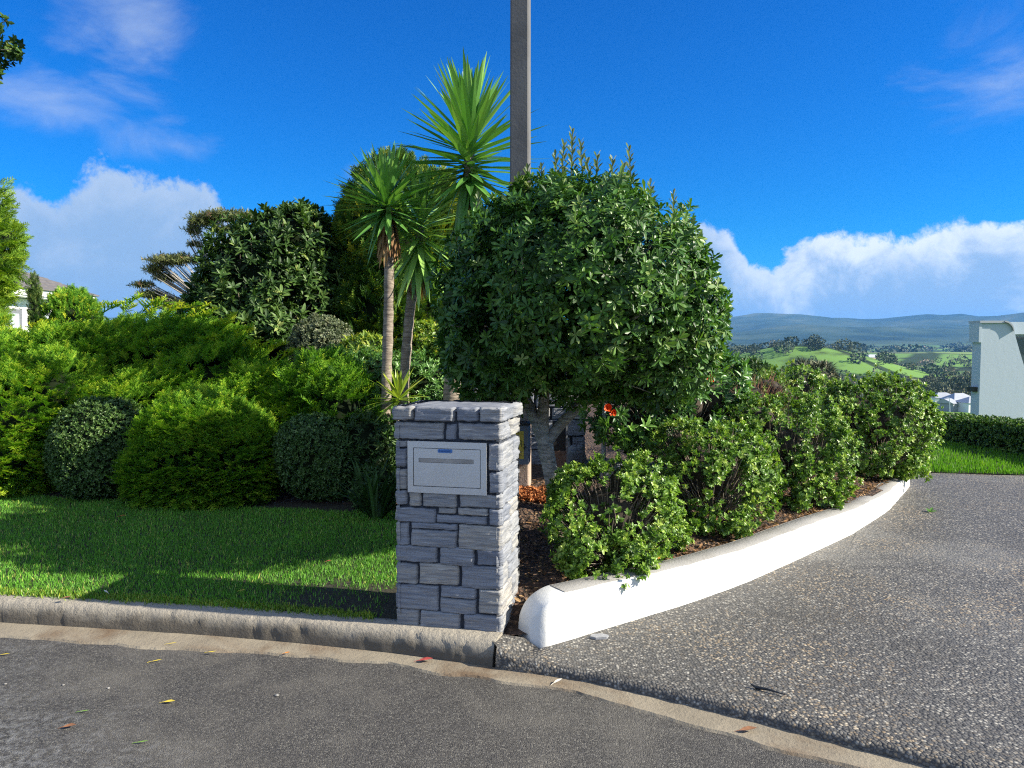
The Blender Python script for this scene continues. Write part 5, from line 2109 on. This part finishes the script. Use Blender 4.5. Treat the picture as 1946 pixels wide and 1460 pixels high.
def far_house(name, label, px, py, D, w, d, hgt, rise, rot, wallm, roofm, wins, gable=True):
    c = at(px, py, D)
    z0 = c[2]
    t = thing(name, label, 'house', (c[0], c[1], z0), 'houses down in the valley')
    U, B, Z = np.array((cos(rot), sin(rot), 0)), np.array((-sin(rot), cos(rot), 0)), np.array((0, 0, 1.))
    O = np.array((c[0], c[1], z0)) - U * w / 2
    mb = MB()
    mb.obox(O - Z * 2, U * w, B * d, Z * (hgt + 2))
    mb.build('wall', wallm, t)
    ov = .5
    e = [O + U * a + B * b + Z * hgt for a, b in ((-ov, -ov), (w + ov, -ov), (w + ov, d + ov), (-ov, d + ov))]
    mb = MB()
    ins = 0 if gable else min(d / 2, w / 2) * .9
    r1, r2 = O + U * (-ov * (1 if gable else 0) + ins) + B * d / 2 + Z * (hgt + rise), O + U * (w + (ov if gable else 0) - ins) + B * d / 2 + Z * (hgt + rise)
    mb.add([e[0], e[1], r2, r1], [(0, 1, 2, 3)])
    mb.add([e[2], e[3], r1, r2], [(0, 1, 2, 3)])
    mb.add([e[1], e[2], r2], [(0, 1, 2)])
    mb.add([e[3], e[0], r1], [(0, 1, 2)])
    mb.build('roof', roofm, t)
    for a, b, z1, z2 in wins:
        mb = MB()
        mb.obox(O + U * a - B * .06 + Z * z1, U * (b - a), B * .05, Z * (z2 - z1))
        f = mb.build('window', M['hwhite'], t)
        mb = MB()
        mb.obox(O + U * (a + .12) - B * .1 + Z * (z1 + .12), U * (b - a - .24), B * .03, Z * (z2 - z1 - .24))
        mb.build('pane', M['glass'], f)
    return t


far_house('valley_house', 'nearest valley house with a white framed window, touching the white house edge', 1858, 779, 330, 9, 9, 3.0, 2.6, .15, M['hwhite'], M['froof'], [(1.2, 3.6, .5, 2.4), (4.6, 5.8, .1, 2.3)], False)
far_house('valley_house', 'grey gabled valley cottage with pale trim just right of the lamp post', 1817, 778, 335, 4.6, 8, 2.6, 2.0, .5, M['fgrey'], M['froof'], [(3.0, 4.2, .2, 2.2)])
far_house('valley_house', 'long pale roofed valley house behind the grey cottage', 1836, 770, 352, 13, 9, 2.4, 3.0, .2, M['fgrey'], M['froof'], [(2, 4, .6, 2.0)], False)
far_house('valley_house', 'farthest of the clustered valley houses, with a pale low roof', 1800, 766, 372, 12, 9, 2.6, 2.4, .0, M['hwhite'], M['froof'], [(2, 4, .6, 2.0)], False)
far_house('farmhouse', 'tan farmhouse with a pale roof alone among the green fields', 1661, 686, 1520, 22, 14, 7, 6, .3, M['tan'], M['froof'], [(4, 9, 2, 5)])


def far_lamp():
    c = at(1805, 793, 320)
    t = thing('street_lamp', 'thin white street lamp in front of the valley houses', 'street lamp', c)
    mb = MB()
    top = at(1804.5, 757, 320)
    mb.tube(np.array([c, top]), [.22, .13], 8)
    mb.build('post', M['white'], t)
    mb = MB()
    mb.tube(np.array([top, top + (-.5, 0, .12), top + (-1.3, 0, .15)]), [.1, .09, .12], 8)
    mb.build('lamp_arm', M['white'], t)


far_lamp()


# ---- woodland in the valley
def tree_blob(mb, x, y, z, h, w, n, base):
    c = np.array((x, y, z + h * .55))
    d = unit(n)
    s = (1 + .22 * lump(d * 2 + c * .37, 1.5)) * (1 - .35 * rng.random(n) ** 2)
    p = c + d * np.array((w, w, h * .5)) * s[:, None]
    p[:, 2] = np.maximum(p[:, 2], z + .2)
    R = frames(d + unit(n) * .7, unit(n))
    V0 = np.array([(-.5, 0, 0), (.5, .1, 0), (.35, 1, .1), (-.4, .9, -.1)])
    scatter(mb, [(V0, np.array([(0, 1, 2, 3)]), np.zeros(4))], p, R, np.full(n, w * .25) * rng.uniform(.6, 1.3, n), base + .18 * rng.normal(size=n))


def woodland():
    r = random.Random(21)
    mb = MB()
    k = FPX
    # dense slope to the right
    for i in range(150):
        D = r.uniform(380, 640)
        px = r.uniform(1700, 1990)
        x = (px - 973) / k * D
        f = (px - 1700) / 290
        z = tzz(x, D) + max(0, (D - 400)) / 240 * 11 * max(0, min(1, f * 1.6))
        tree_blob(mb, x, D, z, r.uniform(6, 11), r.uniform(3, 5), 230, r.choice((.25, .35, .5, .7)))
    for i in range(70):
        D = r.uniform(620, 1050)
        px = r.uniform(1380, 1990)
        x = (px - 973) / k * D
        tree_blob(mb, x, D, tzz(x, D), r.uniform(6, 11), r.uniform(4, 7), 130, r.choice((.25, .4, .6, .95)))
    for i in range(60):
        x, y = r.gauss(395, 95), r.gauss(990, 90)
        tree_blob(mb, x, y, tzz(x, y), r.uniform(8, 14), r.uniform(5, 9), 120, r.choice((.15, .25, .4)))
    for i in range(55):
        D = r.uniform(1150, 1400)
        px = r.uniform(1380, 1990)
        x = (px - 973) / k * D
        tree_blob(mb, x, D, tzz(x, D), r.uniform(6, 12), r.uniform(5, 10), 80, r.choice((.3, .4, .6, 1.0)))
    for i in range(110):
        D = r.uniform(2000, 3600)
        px = r.uniform(1360, 1990)
        x = (px - 973) / k * D
        tree_blob(mb, x, D, tzz(x, D), r.uniform(10, 22), r.uniform(12, 34), 70, r.choice((.3, .4, .6)))
    o = mb.build('valley_woodland', L['woods'], kind='stuff')
    tag(o, 'dark woods and hedgerows scattered over the valley floor', 'woodland')
    # small wood just below the garden
    mb = MB()
    for i in range(10):
        D = r.uniform(120, 190)
        px = r.uniform(1690, 1960)
        x = (px - 973) / k * D
        tree_blob(mb, x, D, tzz(x, D) - 1, r.uniform(3.0, 4.5), r.uniform(2, 3.5), 300, r.choice((.6, .8)))
    o = mb.build('valley_scrub', L['hedge'], kind='stuff')
    tag(o, 'low green scrub on the slope just beyond the clipped hedge', 'scrub')
    # dark tree beyond the garden
    c = at(1560, 735, 42)
    c[2] = tzz(c[0], 42)
    t = thing('dark_pine', 'dark olive tree top showing above the rounded green shrub', 'tree', c)
    q = MB()
    q.tube(np.array([c, (c[0], c[1], at(0, 700, 42)[2])]), [.25, .1], 8)
    q.build('trunk', M['twig'], t)
    lb = [lobe(1555, 735, 42, 38, 45, 1.3), lobe(1525, 720, 42, 28, 32, 1.0), lobe(1580, 760, 42, 34, 40, 1.2)]
    leafy('crown', L['woods'], t, lb, 3000, T_gum, .35, (.75, .2), .4, .6, .4, .15, 1.0, inner=.6)
    c = at(1425, 725, 30)
    t = thing('dark_pine', 'dark green tree top between the round tree and the twiggy shrub', 'tree', (c[0], c[1], -4))
    q = MB()
    q.tube(np.array([(c[0], c[1], -4), (c[0], c[1], c[2])]), [.2, .1], 8)
    q.build('trunk', M['twig'], t)
    lb = [lobe(1425, 715, 30, 40, 32, .8), lobe(1400, 725, 30, 30, 28, .7)]
    leafy('crown', L['magn'], t, lb, 1500, T_gum, .22, (.3, .2), .4, .6, .4, .15, 1.0, inner=.6)


woodland()


# ================================================================ SMALL THINGS ON THE GROUND
def fallen_leaf(px, py, z, s, col, label, ang, wide=.35, name='fallen_leaf', cat='leaf', group='fallen leaves'):
    c = on(px, py, z)
    lf = leaf(s, s * wide, ((0, .1), (.3, .85), (.6, 1.0), (.85, .5), (1, .06)), -.12, .22)
    ca, sa = cos(ang), sin(ang)
    R = np.array(((ca, -sa, 0), (sa, ca, 0), (0, 0, 1)))
    V = lf[0] @ R.T + c + np.array((0, 0, .004))
    mb = MB()
    mb.add(V, lf[1])
    mb.tube(np.array([c + (0, 0, .005), c + R @ np.array((.02 * s, -.3 * s, .012 * s))]), [.0015, .001], 4)
    m = LEAFM.setdefault(col, plain('leaf_tint_%d' % len(LEAFM), col, .6, namt=.25))
    o = mb.build(name, m)
    return tag(o, label, cat, group)


LEAFM = {}
YL, BR, GR, RD, PL, OR = (.62, .48, .05), (.24, .11, .05), (.16, .30, .04), (.36, .06, .05), (.62, .58, .48), (.6, .22, .03)
fallen_leaf(310, 1336, .002, .055, YL, 'curled pale yellow leaf in the middle of the road', 1.4 - 3, .4)
fallen_leaf(118, 1384, .002, .055, BR, 'brown curled leaf on the worn road at lower left', -1.4, .5)
fallen_leaf(286, 1259, .002, .055, YL, 'thin yellow leaf on the road just off the channel', -1.3, .18)
fallen_leaf(318, 1225, .012, .05, YL, 'thin yellow leaf lying in the channel by the kerb', -1.5, .2)
fallen_leaf(394, 1241, .012, .05, YL, 'yellow leaf at the outer edge of the channel', -1.55, .2)
fallen_leaf(540, 1243, .012, .03, OR, 'small orange leaf in the stained channel', -1.4, .5)
fallen_leaf(795, 1257, .012, .075, RD, 'dark red leaf in the channel in front of the pillar', -1.5, .45)
fallen_leaf(1052, 1300, .012, .055, PL, 'pale dry leaf in the channel below the driveway lip', -.9, .35)
fallen_leaf(150, 1354, .002, .045, GR, 'narrow green leaf on the lower left road', -1.5, .2)
fallen_leaf(258, 1413, .002, .05, GR, 'narrow green leaf close to the bottom edge', -1.5, .2)
fallen_leaf(1405, 1390, .012, .075, BR, 'reddish brown leaf in the channel below the driveway', -1.5, .4)
fallen_leaf(455, 1124, .155, .035, YL, 'bright yellow leaf low on the shaded lawn', -1.5, .35)
fallen_leaf(503, 1112, .16, .03, YL, 'small yellow leaf on the lawn left of the pillar shadow', -1.2, .4)
fallen_leaf(226, 982, .24, .05, OR, 'orange leaf high on the lawn near the juniper mound', -1.5, .5)
fallen_leaf(118, 1138, .15, .05, BR, 'brown leaf on the grass just behind the kerb', -1.5, .5)
fallen_leaf(205, 1128, .155, .05, PL, 'pale grey leaf standing in the lower lawn', .9, .25)
fallen_leaf(620, 1068, .17, .035, RD, 'russet leaf in the sunlit patch of lawn', -1.3, .5)
fallen_leaf(1238, 1066, .29, .07, OR, 'orange leaf on the soil below the nearest wall bush', -1.2, .6)
fallen_leaf(0, 1246, .002, .05, YL, 'yellow leaf on the road at the left edge', -1.5, .25)


def pebble(px, py, s, label):
    c = on(px, py, .0)
    nu, nv = 10, 7
    th = np.linspace(0, 2 * pi, nu)
    ph = np.linspace(.05, pi - .05, nv)
    D = np.stack([np.sin(ph)[:, None] * np.cos(th), np.sin(ph)[:, None] * np.sin(th), np.cos(ph)[:, None] * np.ones(nu)], -1)
    q = s * (1 + .2 * lump(D + c, 2))
    q[:, -1] = q[:, 0]
    mb = MB()
    mb.grid(D * q[..., None] * np.array((1.2, .9, .6)) + c + np.array((0, 0, s * .5)))
    tag(mb.build('pale_pebble', M['walltop'], None, True), label, 'pebble', 'loose pale pebbles')


pebble(526, 1323, .008, 'largest loose pale pebble on the mid road')
pebble(206, 1309, .006, 'loose pale pebble left of the dark damp patch')
pebble(120, 1303, .006, 'small pale pebble on the left of the road')
pebble(10, 1301, .006, 'pale pebble at the left edge of the road')


def flake():
    c = on(1138, 1212, .062)
    mb = MB()
    pts = [(-.05, -.01), (-.02, -.03), (.04, -.022), (.055, .01), (.02, .03), (-.035, .022)]
    V = [(c[0] + x, c[1] + y, .062) for x, y in pts] + [(c[0] + x * .95, c[1] + y * .95, .074) for x, y in pts]
    n = 6
    mb.add(V, [tuple(range(n, 2 * n)), tuple(range(n))[::-1]] + [(i, (i + 1) % n, n + (i + 1) % n, n + i) for i in range(n)], .6)
    tag(mb.build('slate_flake', M['stone']), 'flat grey stone flake lying at the foot of the white wall', 'stone')
    a = on(1437, 1309, .058)
    b = on(1492, 1323, .058)
    mb = MB()
    z = np.array((0, 0, .006))
    mb.tube(np.array([a + z, a * .6 + b * .4 + z * 1.8, b + z]), [.008, .005, .002], 6)
    mb.tube(np.array([a + z, a + (-.02, .02, .014)]), [.007, .002], 6)
    mb.tube(np.array([a * .8 + b * .2 + z, a * .7 + b * .3 + (.01, .03, .012)]), [.004, .0015], 6)
    tag(mb.build('dark_twig', M['dark']), 'short dark broken twig on the pebble driveway', 'twig')
    # weeds in the driveway joint
    for (px, py, s, lab) in ((1768, 972, .05, 'green weed sprouting from the driveway joint'), (190, 1190, .03, 'tiny green weed at the foot of the kerb')):
        c = on(px, py, .085 if px > 500 else .01)
        V, F, A = rosette(7, leaf(1, .5, ELL, .1, .1), (20, 85), random.Random(px), .2)
        R = frames(np.array([[0, 0, 1.0]]), np.array([[0, 1.0, 0]]))
        mb = MB()
        scatter(mb, [(V, F, A)], c[None], R, np.array([s]), np.array([.5]))
        tag(mb.build('weed', L['mid']), lab, 'weed')


flake()


# ---- mulch and clods
def mulch():
    n = 5200
    x = rng.uniform(-.1, 4.0, n)
    yw = np.interp(x, WQ[:IM, 0], WQ[:IM, 1])
    y = np.where(x < .3, 3.95 + 2.6 * rng.random(n), yw + .2 + rng.random(n) ** 1.3 * 1.3)
    z = gz(x, y)
    az = rng.uniform(0, 2 * pi, n)
    d = np.stack([np.cos(az), np.sin(az), rng.normal(size=n) * .35], 1)
    R = frames(d, np.array((0, 0, 1.)) + unit(n) * .6)
    lf = leaf(1, .42, ((0, .6), (.5, 1), (1, .5)), .1, .1)
    mb = MB()
    scatter(mb, [(lf[0], lf[1], np.zeros(len(lf[0])))], np.stack([x, y, z + .004], 1), R, rng.uniform(.012, .045, n), np.clip(rng.normal(size=n) * .3 + .3, 0, 1))
    tag(mb.build('bark_mulch', L['dead'], kind='stuff'), 'brown bark mulch and dry leaves on the planter soil', 'mulch')
    n = 2600
    mb = MB()
    x, y = rng.uniform(-.02, .5, n), 5.55 + .55 * rng.random(n)
    z = gz(x, y) + .02 * rng.random(n)
    R = frames(unit(n), unit(n))
    lf = leaf(1, .7, ((0, .6), (.5, 1), (1, .5)), .3, .2)
    scatter(mb, [(lf[0], lf[1], np.zeros(len(lf[0])))], np.stack([x, y, z + .006], 1), R, rng.uniform(.012, .035, n), np.clip(rng.normal(size=n) * .2 + .5, 0, 1))
    m = leaf_mat('orange_clay', [(0, (.16, .055, .022)), (.5, (.34, .125, .045)), (1, (.48, .22, .09))], .9, 0, .1)
    tag(mb.build('clay_crumbs', m, kind='stuff'), 'orange clay crumbs heaped at the foot of the power pole', 'soil')


mulch()


def haze():
    mb = MB()
    mb.box(-12500, 12500, -12500, 12500, -150, 480)
    m = bpy.data.materials.new('haze_air')
    m.use_nodes = True
    nt = m.node_tree
    nt.nodes.clear()
    v = nd(nt, 'ShaderNodeVolumePrincipled')
    v.inputs['Color'].default_value = (.13, .44, 1.0, 1)
    v.inputs['Density'].default_value = 5.6e-5
    v.inputs['Anisotropy'].default_value = .1
    o = nd(nt, 'ShaderNodeOutputMaterial')
    nt.links.new(v.outputs[0], o.inputs['Volume'])
    mb.build('haze', m, kind='stuff')


haze()
